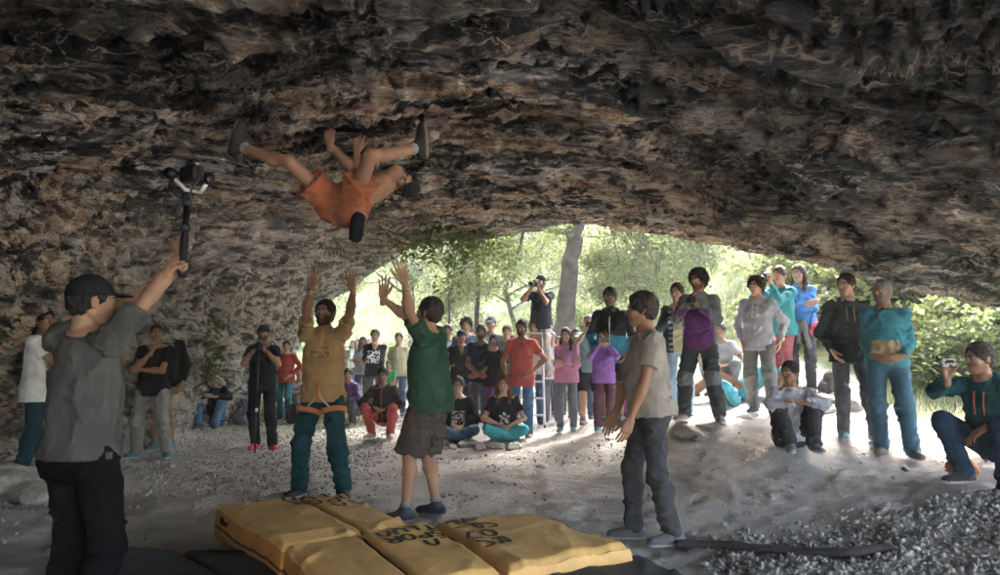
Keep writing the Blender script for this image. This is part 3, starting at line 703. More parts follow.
    for sgn, k_ in ((1, 'R'), (-1, 'L')):
        S, E, Wr = shr[k_]; hd = P.get('h' + k_)
        d = unit(hd[0]) if hd else unit(Wr - E); 
        pn = np.array(hd[1], float) if hd else np.array([-sgn, .15, 0.0])
        z = d; y = pn - z * z.dot(pn); y = unit(y) if np.linalg.norm(y) > 1e-3 else unit(np.cross(z, [1, 0, 0])); x = np.cross(y, z)
        gv, gq = hand_geo(P.get('hand' + k_, dh), .0042 if h <= .012 else .0052); gv = gv * (.93 if female else 1.0) 
        if sgn < 0: gv = gv * np.array([-1, 1, 1]); gq = gq[:, ::-1]
        Vs.append(Wr + d * .012 + gv @ np.stack([x, y, z], 0)); Qs.append(gq + n); Ms.append(np.zeros(len(gq), int)); n += len(gv)
    bc = tuple(.30 * a_ + .55 * b_ for a_, b_ in zip(SKINS[skin], HAIRC[hairc])); bmat_ = mat('beard_' + skin + hairc, bc, rough=.85, var=.5, scale=140, bump=.8, bscale=200)
    bd = make_mesh('body', np.concatenate(Vs), np.concatenate(Qs), [sk, lip_mat(skin), EYEW, IRIS, hm, bmat_], midx=np.concatenate(Ms), parent=root)
    mk = lambda name, VQ, mats, midx=None, par=None: make_mesh(name, VQ[0], VQ[1], mats, parent=par or root, midx=midx) if len(VQ[0]) else None
    seed = (len(ALLP) * 1.37) % 50
    # ---- hair
    ch = max(h * .45, .006)
    def hshell(th, frontcut=.058, low=-.06, amp=.006, fr=(40, 40, 40)):
        sub = [P_ell((0, .112, -.030), (.072, .075, .114)), P_ell((-.06, .05, -.055), (.03, .055, .055)), P_ell((.06, .05, -.055), (.03, .055, .055))]
        g = [P_ell((0, -.014, .032), (.076 + th, .095 + th, .092 + th * 1.15)), P_ell((0, -.045, -.02), (.062 + th * .6, .055 + th * .6, .06))]
        V, Q = sdf_mesh([(g, .02, [((0, 0, low), (0, .35, -1))], sub)], ch, .01); V = wrinkle(V, Q, amp, fr, seed); return V, Q
    if hair in ('short', 'buzz', 'curly', 'long', 'bun', 'side'):
        th = {'short': .012, 'buzz': .004, 'curly': .026, 'long': .014, 'bun': .010, 'side': .017}[hair]
        if cap: th = min(th, .006)
        V, Q = hshell(th, amp={'curly': .03, 'buzz': .001}.get(hair, .008), fr=(45, 45, 45) if hair == 'curly' else (50, 30, 30))
        V = toH(V)
        if hair == 'long':
            g = []
            for sx in (-1, 1):
                g += [P_cone((sx * .068, -.012, .02), (sx * .085, -.015, -.12), .026, .032), P_cone((sx * .085, -.015, -.12), (sx * .085, .035, -.25), .032, .022)]
            g += [P_ell((0, -.075, -.08), (.08, .04, .15))]
            v2, q2 = sdf_mesh([(g, .03)], ch, .01); v2 = wrinkle(v2, q2, .012, (35, 35, 8), seed); q2 = q2 + len(V); V = np.r_[V, toH(v2)]; Q = np.r_[Q, q2]
        if hair == 'bun':
            v2, q2 = sdf_mesh([([P_ell((0, -.125, .05), (.035, .035, .035))], .01)], ch, .01); Q = np.r_[Q, q2 + len(V)]; V = np.r_[V, toH(wrinkle(v2, q2, .006, (50, 50, 50)))]
        mk('hair', (V, Q), [hm])
    if cap is not None:
        cc, kind = (cap if isinstance(cap[0], (tuple, list)) else (cap, 'cap'))
        cm = cloth('cap_%02x%02x%02x' % tuple(int(255 * v) for v in cc), cc)
        if kind == 'cap':
            g = [([P_ell((0, -.012, .035), (.086, .106, .098))], .01, [((0, 0, .030), (0, .05, -1))]), ([P_ell((0, .115, .036), (.072, .082, .009), rotx(-.12))], .01)]
        elif kind == 'hat':
            g = [([P_ell((0, -.012, .04), (.088, .106, .105))], .01, [((0, 0, .035), (0, 0, -1))]), ([P_ell((0, -.01, .04), (.15, .17, .012))], .01)]
        else:
            g = [([P_ell((0, -.014, .035), (.088, .108, .108))], .01, [((0, .05, .028), (0, .25, -1))])]
        V, Q = sdf_mesh(g, ch * .9, .012); mk('cap', (toH(V), Q), [cm])
    # ---- upper garment
    hem = -.10
    if top:
        kind = top.get('kind', 'tee'); lo = top.get('loose', .014 if kind == 'tee' else .019); hemz = -top.get('hem', .04 if isinstance(legs, str) and legs in ('knees', 'squat', 'lotus') else .10); tm = [cloth(top['name'], top['col'])] + [cloth(a_, b_) for a_, b_ in top.get('more', [])]
        st = [(z, rx + lo + (.012 if z < .2 else 0), ry + lo + (.014 if z < .2 else 0), yo) for z, rx, ry, yo in T if z > -.08]
        st = [(hemz - .02, st[0][1] + .022, st[0][2] + .026, st[0][3])] + [(z, rx + .014 * (z < .08), ry + .018 * (z < .08), yo) for z, rx, ry, yo in st]
        st = [(z, max(rx, st[1][1] * .93) if z < .4 else rx, max(ry, st[1][2] * .93) if z < .3 else ry, yo) for z, rx, ry, yo in st]
        neckz = .53 if kind == 'tee' else .545
        st = [q for q in st if q[0] < neckz] + [(neckz, .074, .070, -.024)]
        bodyg = ([P_loft(pel, B, st)], .03, [(pel + u_ * hemz, -u_)])
        gs = [bodyg]; shg = []
        for sgn, k_ in ((1, 'R'), (-1, 'L')):
            S, E, Wr = shr[k_]; d1 = unit(E - S); d2 = unit(Wr - E); fm = .88 if female else 1.0
            shg += [P_cone(nb - u_ * .012, S + u_ * .004, .056, .048 + lo * .4), P_ell(S, ((.054 * fm + lo * .4),) * 3)]
            if kind == 'tee':
                fr_ = top.get('sleeve', .62); Ce = S + (E - S) * fr_
                gs.append(([P_cone(S, S + (E - S) * (fr_ + .25), (.055 * fm + lo * .4), .055 * fm + lo * 1.1)], .02, [(Ce, d1)]))
            elif kind != 'tank':
                gs.append(([P_cone(S, E, .054 * fm + lo * .4, .044 * fm + lo * .6), P_cone(E, Wr, .047 * fm + lo * .7, .034 * fm + lo * .4)], .03, [(Wr - d2 * (.01 if not top.get('push') else top['push']), d2)]))
        gs.append((shg, .04))
        if kind in ('hoodie', 'jacket') and top.get('hood', True):
            gs.append(([P_cone(nb - f_ * .055 + u_ * .005 - r_ * .055, nb - f_ * .055 + u_ * .005 + r_ * .055, .042), P_cone(nb + r_ * .068 + u_ * .01, nb - f_ * .05 + r_ * .05 + u_ * .02, .026, .036), P_cone(nb - r_ * .068 + u_ * .01, nb - f_ * .05 - r_ * .05 + u_ * .02, .026, .036), P_cone(nb - r_ * .065 + u_ * .012, nb + f_ * .05 - u_ * .02, .024, .018), P_cone(nb + r_ * .065 + u_ * .012, nb + f_ * .05 - u_ * .02, .024, .018)], .02))
        elif kind == 'jacket':
            gs.append(([P_loft(nb, B, [(-.02, .085, .08, -.02), (.05, .072, .07, -.012)])], .01))
        V, Q = sdf_mesh(gs, h * .85 if h <= .012 else h, .03)
        V = wrinkle(V, Q, top.get('wr', .014), (8, 8, 5) if kind == 'tee' else (8, 8, 8), seed, fade=lambda v: .45 + .55 * smooth(-.10, .08, (v - pel) @ u_))
        mi = None
        if top.get('paint'):
            C = (V[Q].mean(1) - pel) @ B; side = np.zeros(len(Q)); mi = top['paint'](C, V[Q].mean(1), shr, pel, B).astype(int)
        mk({'tee': 'tshirt', 'long': 'shirt', 'hoodie': 'hoodie', 'jacket': 'jacket', 'tank': 'tank_top'}[kind], (V, Q), tm, mi)
        if top.get('zip'):
            zp = [pel + u_ * z + f_ * (np.interp(z, [q[0] for q in st], [q[2] + q[3] for q in st]) + .006) for z in np.linspace(hemz + .02, .50, 12)]
            tv, tf = tube(zp, .006, 6); make_mesh('zip', tv, tf, [cloth('zip_' + top['name'], top['zip'])], parent=root)
        if top.get('cords'):
            for sx in (-1, 1):
                zp = [pel + u_ * z + r_ * sx * .035 + f_ * (np.interp(z, [q[0] for q in st], [q[2] + q[3] for q in st]) + .010) for z in np.linspace(.47, .30, 8)]
                tv, tf = tube(zp, .006, 6); make_mesh('drawcord', tv, tf, [cloth('cord_' + top['name'], top['cords'])], parent=root)
        if top.get('tied'):
            pass
    # ---- lower garment
    if bottom:
        kind = bottom.get('kind', 'trousers'); lo = bottom.get('loose', .014); bm_ = [cloth(bottom['name'], bottom['col'], **bottom.get('mk', {}))] + [cloth(a_, b_) for a_, b_ in bottom.get('more', [])]
        pd = bottom.get('pad', 0); hi_ = bottom.get('rise', .09); st = [(z, rx + .010 + pd, ry + .012 + pd, yo) for z, rx, ry, yo in T if z < .12] + [(hi_ + .02, T[3][1] + .01, T[3][2] + .012, 0)]
        gs = [([P_loft(pel, pb, st)], .02, [(pel + pb[:, 2] * hi_, pb[:, 2])])]
        for sgn, k_ in ((1, 'R'), (-1, 'L')):
            H, K, A, fb = lg[k_]; c1 = unit(K - H); c2 = unit(A - K)
            if kind == 'shorts':
                L_ = bottom.get('len', .9); e = H + (K - H) * L_
                gs.append(([P_cone(H, H + (K - H) * (L_ + .2), .094 + lo * .6, .070 + lo * 1.6), P_ell(H - pb[:, 1] * .035 - pb[:, 2] * .03, (.093 + lo * .4,) * 3)], .03, [(e, c1)]))
            else:
                fl_ = bottom.get('flare', .02)
                gs.append(([P_cone(H, K, .086 + lo * .5, .061 + lo * .8), P_ell(H - pb[:, 1] * .03 - pb[:, 2] * .035, (.084 + lo * .4,) * 3), P_cone(K, A, .061 + lo * .8, .040 + fl_ + lo * .5), P_cone(K, K + c2 * .13 - fb[:, 1] * .014, .060 + lo * .6, .064 + lo * .5)], .03, [(A + c2 * bottom.get('drop', .035), c2)]))
        V, Q = sdf_mesh(gs, h * .9 if h <= .012 else h, .025)
        V = wrinkle(V, Q, bottom.get('wr', .013), (6, 6, 10), seed + 5, fade=lambda v: .12 + .88 * smooth(.02, .30, np.linalg.norm(v - pel, axis=1)))
        mi = bottom['paint']((V[Q].mean(1) - pel) @ pb, V[Q].mean(1), lg).astype(int) if bottom.get('paint') else None
        mk('shorts' if kind == 'shorts' else 'trousers', (V, Q), bm_, mi)
    # ---- shoes
    if shoes is not None:
        sm = mat('shoe_%02x%02x%02x' % tuple(int(255 * v) for v in shoes), shoes, rough=.7, bump=.3); so = mat('sole_%02x%02x%02x' % tuple(int(255 * v) for v in sole), sole, rough=.8)
        for k_ in 'RL':
            H, K, A, fb = lg[k_]; f, u = fb[:, 1], fb[:, 2]
            g = [([P_cone(A - f * .045 - u * .045, A + f * .03 - u * .045, .044, .047), P_cone(A + f * .03 - u * .045, A + f * .155 - u * .062, .047, .034), P_cone(A - u * .03, A + u * .025, .045, .043), P_ell(A + f * .10 - u * .06, (.049, .085, .03), fb)], .03, [(A - u * .088, -u), (A + u * .03, u)])]
            V, Q = sdf_mesh(g, min(h * .6, .010), .02); C = V[Q].mean(1); mi = ((C - A) @ u < -.066).astype(int)
            mk('shoe', (V, Q), [sm, so], mi)
            if kind == 'shorts' or bottom is None:
                V, Q = sdf_mesh([([P_cone(A - u * .02, A + unit(K - A) * .06, .041, .043)], .01, [(A + unit(K - A) * .06, unit(K - A))])], .01, .01); mk('sock', (V, Q), [cloth('sock', (.24, .24, .25))])
    info = dict(root=root, base=base, Rw=Rw, s=s, pel=pel, B=B, pb=pb, nb=nb, shr=shr, lg=lg, hc=hc, HB=HB, toW=lambda p: base + Rw @ (np.asarray(p, float) * s), T=T, toH=toH)
    info['mk'] = mk; info['h'] = h; ALLP.append(info)
    return info
def neck_gaiter(I, name, col):
    V, Q = sdf_mesh([([P_loft(I['nb'], I['B'], [(-.03, .082, .08, -.01), (.02, .068, .068, -.005), (.07, .06, .062, 0)])], .01)], .010, .01); V = wrinkle(V, Q, .01, (12, 12, 30)); I['mk']('neck_gaiter', (V, Q), [cloth(name, col)])

# paint helpers: C is the face centre in the torso frame (x right, y forward, z up from the pelvis)
def below(z0, a=0, b=1): return lambda C, P, *r: np.where(C[:, 2] < z0, b, a)
def print_on(z0, z1, hw, sc=40, th=.05, front=True):
    def f(C, P, *r):
        m = (C[:, 2] > z0) & (C[:, 2] < z1) & (np.abs(C[:, 0]) < hw) & ((C[:, 1] > .05) if front else (C[:, 1] < -.05))
        return np.where(m & (perlin(C * sc + 3.1) + .5 * perlin(C * sc * 2) > th), 1, 0)
    return f
# ------------------------------------------------------------------ the cast
def tee(n, c, **k): return dict(kind='tee', name=n, col=c, **k)
def hoodie(n, c, **k): return dict(kind='hoodie', name=n, col=c, **k)
def jacket(n, c, **k): return dict(kind='jacket', name=n, col=c, **k)
def sweat(n, c, **k): return dict(kind='long', name=n, col=c, **k)
def trs(n, c, **k): return dict(name=n, col=c, **k)
def shorts(n, c, **k): return dict(kind='shorts', name=n, col=c, **k)
BLK = (.018, .018, .02); JEAN = (.06, .11, .19); GJEAN = (.13, .14, .15); NAVY = (.02, .028, .05)

# the climber under the roof
cp = W(344, 203, 5.15)
climber = person('shirtless climber in orange shorts hanging under the cave roof with both legs spread', pos=cp, face=0, limb=.86, bulk=.95, h=.010, skin='tan', hair='short', hairc='black', group=None,
    legs=dict(pelvis=(0, 0, 0), RF=('W', W(241, 147, 5.02)), LF=('W', W(416, 148, 5.12)), Rk=(-.4, -.9, .6), Lk=(0, -1, .5),
              Rt=(-.45, .1, .9), Ru=(.9, -.2, -.35), Lt=(.42, .1, .9), Lu=(-.95, -.25, -.1), up=tuple(W(377, 187, 5.46) - cp), fwd=(-.7, -.15, .7), pup=tuple(W(377, 187, 5.46) - cp), pfwd=(-.1, -.55, .8)),
    arms=dict(R=('W', W(323, 137, 5.28)), L=('W', W(357, 152, 5.45)), Rp=(1, -.3, -.6), Lp=(-1, 0, -.3), hR=((-.1, .1, 1), (.2, 1, -.2)), hL=((.1, .1, 1), (0, 1, 0)), hand='hook'),
    look=(-.45, -.75, .5), hup=(.9, .05, -.3), bottom=shorts('orange', (.32, .085, .026), len=.55, loose=.03, wr=.02, pad=.036), shoes=(.02, .018, .018), sole=(.20, .15, .10))

# the man with the gimbal
gim = person('man seen from behind in grey T-shirt and black baseball cap raising a camera gimbal', pos=(-1.96, 3.42, float(ground_z(-1.96, 3.42))), face=-18, s=1.0, bulk=.88, limb=.93, h=.009, skin='mid', hair='short', hairc='black', cap=BLK, group=None,
    arms=dict(R=('W', W(185, 249, 3.66)), L=('W', W(181, 271, 3.60)), Rp=(.8, -.2, -.7), Lp=(-.3, .4, -1), hR=((-.25, .5, .8), (-.9, .2, 0)), hL=((.35, .5, .8), (.9, .3, 0)), hand='grip'),
    look=(.66, .62, .42), top=tee('grey_marl', (.075, .075, .073), hem=.03, loose=.024, wr=.015), bottom=trs('black', (.006, .006, .007), loose=.022, rise=.0, mk=dict(rough=.95)))

# the two spotters
yel = person('bearded man in mustard T-shirt and orange harness reaching both arms up to spot', 321, 497, 302, face=178, h=.010, skin='tan', hair='short', hairc='black', beard=1, group=None, legs='wide',
    arms=dict(R=('W', W(312, 279, 6.35)), L=('W', W(355, 283, 6.35)), Rp=(1, .1, -.2), Lp=(-1, .1, -.2), hR=((-.12, 0, 1), (0, 1, .1)), hL=((.12, 0, 1), (.3, 1, .1)), hand='open'),
    look=(-.08, -.5, .80), top=tee('mustard', (.36, .21, .075), hem=.08, loose=.018, sleeve=.62, wr=.016, more=[('chest_print', (.16, .12, .07))], paint=print_on(.30, .40, .08, 30, .1)), bottom=trs('teal_pants', (.012, .062, .072), loose=.022, flare=.025, wr=.014), shoes=(.03, .03, .03))
neck = None
grn = person('man in green T-shirt and brown cargo shorts reaching up to spot the climber', 428, 518, 302, face=72, h=.010, skin='mid', hair='short', hairc='dark', beard=2, group=None, legs='relax',
    arms=dict(R=('W', W(371, 291, 6.1)), L=('W', W(405, 284, 5.5)), Rp=(.5, .2, -1), Lp=(-.3, .6, -1), hR=((0, -.05, 1), (-.95, -.35, 0)), hL=((-.1, .25, 1), (-.8, -.5, .1)), hand='open'), lean=2,
    look=(-.55, .25, .70), top=tee('forest', (.03, .082, .048), hem=.10, loose=.026, wr=.018), bottom=shorts('cargo', (.075, .06, .05), len=.98, loose=.035, wr=.018), shoes=(.07, .075, .08), bulk=1.06)
gry = person('young man in beige T-shirt and dark jeans standing in profile beside the mats', 652, 543, 300, face=95, h=.010, skin='tan', hair='side', hairc='dark', group=None,
    legs=dict(LEGS['stand'], RF=(.10, .10, .085), LF=(-.09, -.12, .085), lean=3), arms=dict(R=(.22, .20, .86), L=(-.22, .20, .87), Rp=(.4, -1, 0), Lp=(-.4, -1, 0)), look=(-1, .15, .12),
    top=tee('beige', (.29, .26, .22), hem=.05, loose=.022, wr=.02), bottom=trs('charcoal_jeans', (.055, .057, .062), loose=.010, wr=.015), shoes=(.14, .14, .145))

# left side by the wall
p1 = person('man in white T-shirt and teal jeans leaning on the rock wall at far left', 36, 478, 312, face=-80, h=.014, skin='tan', hair='short', hairc='black', legs=dict(LEGS['relax'], RF=(.1, -.12, .085), LF=(-.1, .25, .085)), arms='chin', top=tee('white', (.62, .62, .60), hem=.14, loose=.03), bottom=trs('petrol', (.012, .05, .065), loose=.02), shoes=(.2, .19, .18))
p2 = person('man in black T-shirt and grey trousers with one hand at his chin', 151, 457, 325, face=185, h=.014, skin='tan', hair='buzz', hairc='dark', legs='wide', arms='chin', top=tee('black_tee', BLK, hem=.12), bottom=trs('light_grey', (.22, .21, .19), loose=.03), shoes=(.04, .16, .18))
p3 = person('man in black jacket and beige shorts standing behind the one with hand at chin', 163, 450, 321, face=180, h=.018, skin='mid', hair='short', hairc='dark', top=jacket('black_jkt', BLK), bottom=shorts('beige_shorts', (.36, .30, .22)), shoes=(.1, .2, .22))
p4 = person('photographer dressed in black with cap and red shoes holding a camera on a monopod', 262, 449, 327, face=184, h=.014, skin='mid', hair='short', hairc='dark', beard=1, cap=(.04, .04, .035), arms='chestcam', R=(.08, .24, 1.40), L=(-.08, .24, 1.38), legs='relax', look=(.15, -1, -.05), top=tee('blk_tee', (.022, .024, .03)), bottom=trs('blk_trs', BLK, loose=.02), shoes=(.5, .03, .035), sole=(.6, .1, .1))
p5 = person('person in red plaid jacket and teal trousers standing near the end of the rock wall', 285, 420, 342, face=165, h=.018, skin='light', hair='short', hairc='brown', arms='hips', top=jacket('red_plaid', (.42, .035, .03), hood=False), bottom=trs('teal_b', (.02, .17, .20), flare=.03), shoes=BLK)
p6 = person('man in dark jacket and blue jeans sitting against the rock wall with folded arms', 213, 426, face=190, s=1.06, h=.016, legs='knees', arms='knees', skin='light', hair='short', hairc='grey', top=jacket('anthracite', (.025, .026, .032)), bottom=trs('blue_jeans', (.09, .17, .30)), shoes=(.08, .08, .08))

# behind and between the spotters
G2 = 'spectators watching the climber'
q1 = person('person in black hoodie with white print, grey jeans, standing behind the child', 374, 419, 331, face=182, h=.016, skin='light', hair='side', hairc='dark', arms='chin', top=hoodie('blk_hood', (.025, .026, .03), more=[('print_white', (.7, .7, .7))], paint=print_on(.16, .40, .12, 26, -.05)), bottom=trs('grey_jeans', (.17, .18, .20)))
q2 = person('small child in bright green T-shirt standing in front of the black hoodie', 388, 421, 362, face=175, h=.014, skin='light', hair='short', hairc='dark', arms='front', top=tee('kid_green', (.03, .35, .09)), bottom=trs('kid_grey', (.2, .2, .22)))
q3 = person('person in dark jacket and red trousers squatting beside the green T-shirt spotter', 384, 437, face=172, s=.98, h=.014, skin='tan', hair='short', hairc='black', legs='squat', arms='squat', top=jacket('dark_brown', (.045, .035, .035), zip=(.4, .1, .1)), bottom=trs('red_trs', (.42, .05, .05)), shoes=(.45, .40, .40))
q4 = person('person in purple jacket squatting behind the mustard T-shirt spotter', 352, 425, face=150, s=1.0, h=.016, skin='mid', hair='short', hairc='black', legs='squat', arms='squat', top=jacket('violet', (.10, .05, .20)), bottom=trs('dk_grey', (.06, .06, .07)))
q5 = person('person in black printed sweatshirt and jeans sitting cross-legged', 458, 441, face=182, s=1.03, h=.013, skin='light', hair='side', hairc='dark', legs='lotus', arms='lap', top=sweat('blk_sweat', BLK, more=[('print_rose', (.42, .34, .34))], paint=print_on(.12, .36, .10, 30, .0)), bottom=trs('jean_b', JEAN), shoes=(.35, .3, .25))
q6 = person('woman in black printed T-shirt and turquoise trousers sitting cross-legged', 503, 441, face=186, s=1.03, h=.013, female=True, skin='light', hair='long', hairc='red', legs='lotus', arms='lap', top=tee('blk_skull', BLK, more=[('print_bone', (.55, .50, .47))], paint=print_on(.17, .33, .075, 24, -.05)), bottom=trs('turq', (.015, .30, .33)), shoes=(.3, .25, .2))
q7 = person('person in black hoodie and dark cap holding one hand at the mouth', 461, 428, 332, face=176, h=.016, skin='tan', hair='short', hairc='black', cap=(.03, .03, .035), arms='chin', top=hoodie('blk2', (.022, .023, .026)), bottom=trs('dkj', (.05, .06, .08)))
q8 = person('man in dark navy T-shirt and grey trousers beside the woman filming with a phone', 481, 434, 327, face=168, h=.016, skin='tan', hair='short', hairc='dark', arms='front', beard=2, top=tee('navy_tee', NAVY), bottom=trs('gtr', (.10, .10, .10)))
q9 = person('woman in black hoodie and purple leggings holding a phone up to her face', 494, 434, 337, face=178, h=.015, female=True, skin='light', hair='long', hairc='dark', arms='phone', top=hoodie('blk3', BLK), bottom=trs('plum', (.17, .035, .20), loose=.006))
q10 = person('man in grey cap and mint vest standing behind the woman who is filming', 491, 423, 318, face=180, h=.018, skin='light', hair='short', hairc='dark', cap=(.12, .13, .16), top=tee('mint', (.35, .45, .40)), bottom=trs('jean_c', JEAN))
q11 = person('curly-haired man in slate T-shirt in the second row behind the dark cap', 466, 421, 320, face=182, h=.018, skin='mid', hair='curly', hairc='dark', top=tee('slate', (.07, .09, .13)), bottom=trs('jean_d', JEAN))
q12 = person('man in pale blue T-shirt half hidden behind the green T-shirt spotter', 447, 421, 326, face=176, h=.018, skin='tan', hair='short', hairc='dark', top=tee('paleblue', (.35, .50, .52)), bottom=trs('jean_e', (.10, .20, .32)))
q13 = person('bearded man in red T-shirt and blue jeans with one hand on his hip', 522, 438, 322, face=165, h=.014, skin='tan', hair='short', hairc='black', beard=1, arms='hip', R=(.25, .04, .90), L=(-.20, .10, 1.0), Lp=(-1, -.6, 0), top=tee('brickred', (.48, .075, .06), hem=.16), bottom=trs('jean_f', (.06, .15, .30)), shoes=(.1, .1, .1))
q14 = person('man in pale shirt looking over the shoulder of the red T-shirt man', 534, 424, 322, face=176, h=.018, skin='light', hair='short', hairc='dark', top=tee('pale', (.5, .5, .46)), bottom=trs('jean_g', JEAN))
q15 = person('grey-haired person in white shirt standing behind the aluminium ladder', 552, 422, 333, face=180, h=.018, skin='light', hair='short', hairc='grey', top=tee('whiteshirt', (.62, .62, .60)), bottom=trs('grey_b', (.15, .16, .18)))
q16 = person('woman with long dark hair in pink hoodie and grey jeans with crossed arms', 567, 432, 330, face=176, h=.014, female=True, skin='light', hair='long', hairc='dark', arms='crossed', top=sweat('pink', (.50, .19, .33), hood=False), bottom=trs('grey_jn', (.15, .17, .20), loose=.004), shoes=(.2, .35, .36))
q17 = person('bald man in grey-green T-shirt and shorts raising a phone behind the pink hoodie', 590, 425, 316, face=180, h=.016, skin='light', hair='buzz', hairc='grey', arms='phone', top=tee('sage', (.22, .32, .30)), bottom=shorts('blk_sh', (.04, .04, .045)), shoes=(.1, .1, .1))
q18 = person('woman in purple jacket and maroon trousers filming with a phone beside the pink hoodie', 604, 431, 332, face=174, h=.014, female=True, skin='light', hair='short', hairc='brown', arms='phone', top=jacket('lilac', (.25, .10, .42)), bottom=trs('maroon', (.11, .05, .075)), shoes=(.1, .32, .34))
def two_tone(C, P, *r): return np.where(C[:, 2] < .22 + .02 * np.sin(C[:, 0] * 9), 1, 0)
q19 = person('tall young man in black and blue two-tone jacket and black shorts with hands in pockets', 612, 427, 289, face=165, h=.013, skin='dark', hair='short', hairc='black', arms='pockets', top=jacket('blk_top', (.018, .02, .024), more=[('blue_low', (.012, .22, .35))], paint=two_tone, zip=(.7, .7, .7), hem=.14), bottom=shorts('blk_sh2', (.03, .03, .032), len=.85, loose=.03), shoes=(.06, .07, .09), sole=(.5, .5, .5))

# right side on the mound
r0 = person('woman in dark jacket over striped top standing behind the purple fleece photographer', 680, 417, 285, face=165, h=.015, female=True, skin='light', hair='side', hairc='brown', arms='chestcam', top=jacket('navy_open', (.05, .075, .09), more=[('stripe_top', (.50, .48, .30)), ('stripe_blue', (.25, .35, .42))], paint=lambda C, P, *r: np.where((np.abs(C[:, 0]) < .06) & (C[:, 1] > .05), 1, np.where((np.sin(C[:, 2] * 90) > .3) & (np.abs(C[:, 0]) < .12), 2, 0))), bottom=trs('washed', (.22, .36, .50)))
def fleece(C, P, *r): return np.where((C[:, 2] < .36) & (np.abs(C[:, 0]) < .175), 1, 0)
r1 = person('bearded man in grey and purple fleece holding a compact camera at his chest', 702, 421, 270, face=150, h=.012, skin='tan', hair='curly', hairc='black', beard=2, arms='chestcam', R=(.06, .27, 1.33), L=(-.07, .28, 1.30), legs='wide', top=jacket('ash_fleece', (.16, .175, .18), more=[('purple_fleece', (.13, .03, .15))], paint=fleece, hood=False), bottom=trs('dk_trek', (.05, .058, .062), loose=.03, more=[('grey_knee', (.14, .155, .16))], paint=lambda C, P, lg: np.where((np.minimum(np.linalg.norm(P - lg['R'][1], axis=1), np.linalg.norm(P - lg['L'][1], axis=1)) < .11) , 1, 0)), shoes=(.22, .19, .16))
r2 = person('young man in pale grey hoodie and olive grey trousers', 762, 413, 278, face=148, h=.012, skin='light', hair='curly', hairc='brown', legs='relax', arms='pockets', L=(-.25, -.02, .92), R=(.22, .04, .93), top=hoodie('pale_grey', (.33, .34, .38), cords=(.6, .6, .62), hem=.13), bottom=trs('olive_grey', (.15, .16, .15), loose=.03), shoes=(.05, .06, .07), sole=(.6, .6, .6))
r3 = person('person in grey T-shirt crouching behind the purple fleece photographer', 722, 396, face=160, s=1.0, h=.018, skin='tan', hair='short', hairc='dark', legs='squat', arms='squat', top=tee('grey_c', (.35, .34, .36)), bottom=trs('gr_d', (.2, .2, .2)))
r4 = person('man in teal jacket raising a telephoto lens behind the pale grey hoodie', 784, 399, 268, face=120, h=.015, skin='light', hair='short', hairc='brown', arms='camera', top=jacket('teal_rain', (.02, .27, .29)), bottom=trs('red_brown', (.32, .07, .08)))
r5 = person('woman in bright blue jacket with crossed arms and a jacket tied round her waist', 803, 394, 266, face=155, h=.013, female=True, skin='light', hair='long', hairc='brown', arms='crossed', top=jacket('blue', (.03, .20, .55), hood=False), bottom=trs('dk_slate', (.06, .065, .075)), shoes=(.2, .12, .14))
r6 = person('man in dark hooded anorak and grey jeans with hands in his pockets', 855, 440, 276, face=165, h=.012, skin='light', hair='short', hairc='dark', arms='pockets', legs='relax', top=hoodie('anorak', (.050, .060, .060), cords=(.35, .20, .12), hem=.12, more=[('anorak_low', (.033, .038, .040))], paint=below(.16)), bottom=trs('grey_den', (.11, .11, .12)), shoes=(.12, .22, .25), sole=(.4, .4, .4))
r7 = person('bald bearded man in turquoise anorak with khaki pouch pocket and blue jeans', 893, 455, 282, face=150, h=.012, skin='tan', hair='buzz', hairc='grey', beard=1, arms='front', legs='relax', R=(.13, .16, .98), L=(-.13, .16, .98), Rp=(.35, -1, -.1), Lp=(-.35, -1, -.1), top=hoodie('turq_anorak', (.02, .17, .21), more=[('khaki_pocket', (.30, .23, .10)), ('collar_dark', (.03, .03, .04))], paint=lambda C, P, *r: np.where((C[:, 2] < .21) & (C[:, 2] > .02) & (C[:, 1] > .03) & (np.abs(C[:, 0]) < .125), 1, np.where((C[:, 2] > .51) & (C[:, 1] > .04), 2, 0)), hem=.06), bottom=trs('teal_jeans', (.05, .13, .18), loose=.028), shoes=(.10, .12, .09), sole=(.30, .17, .10))
r8 = person('boy in pale grey hoodie and dark trousers sitting with folded arms on his knees', 791, 446, face=172, s=.93, h=.012, skin='tan', hair='short', hairc='black', legs='knees', arms='knees', top=hoodie('kid_hood', (.36, .38, .43), wr=.02), bottom=trs('charcoal', (.05, .05, .055), loose=.03), shoes=(.18, .18, .18))
r9 = person('man in teal hooded jacket and jeans squatting while he films with a raised phone', 997, 484, face=118, s=1.0, h=.011, skin='tan', hair='short', hairc='dark', legs='squat', arms=dict(R=('W', W(947, 380, 5.5)), L=(-.10, .30, .46), Rp=(1, 0, -.5), Lp=(-1, 0, -.4), hR=((-.1, .1, 1), (-.9, .5, 0)), hL=((.4, .6, -.5), (0, -.2, -1)), hand='relaxed', handR='hold'), look=(-.95, -.1, .12),
            top=hoodie('deep_teal', (.010, .075, .08), cords=(.6, .10, .03)), bottom=trs('nvy_jean', (.025, .06, .11), loose=.02), shoes=(.03, .03, .035))
r10 = person('person in turquoise top reclining on the ground behind the pale grey hoodie', 745, 398, face=70, s=1.0, h=.018, skin='tan', hair='short', hairc='brown', legs=dict(pelvis=(0, 0, .13), lean=-48, RF=(.1, .75, .08), LF=(-.1, .70, .08), Rk=(0, .2, 1), Lk=(0, .2, 1)), arms=dict(R=(.22, -.45, .12), L=(-.22, -.42, .12), Rp=(1, -1, 0), Lp=(-1, -1, 0)), top=tee('turq_tee', (.02, .33, .40)), bottom=trs('rust', (.28, .11, .05)))
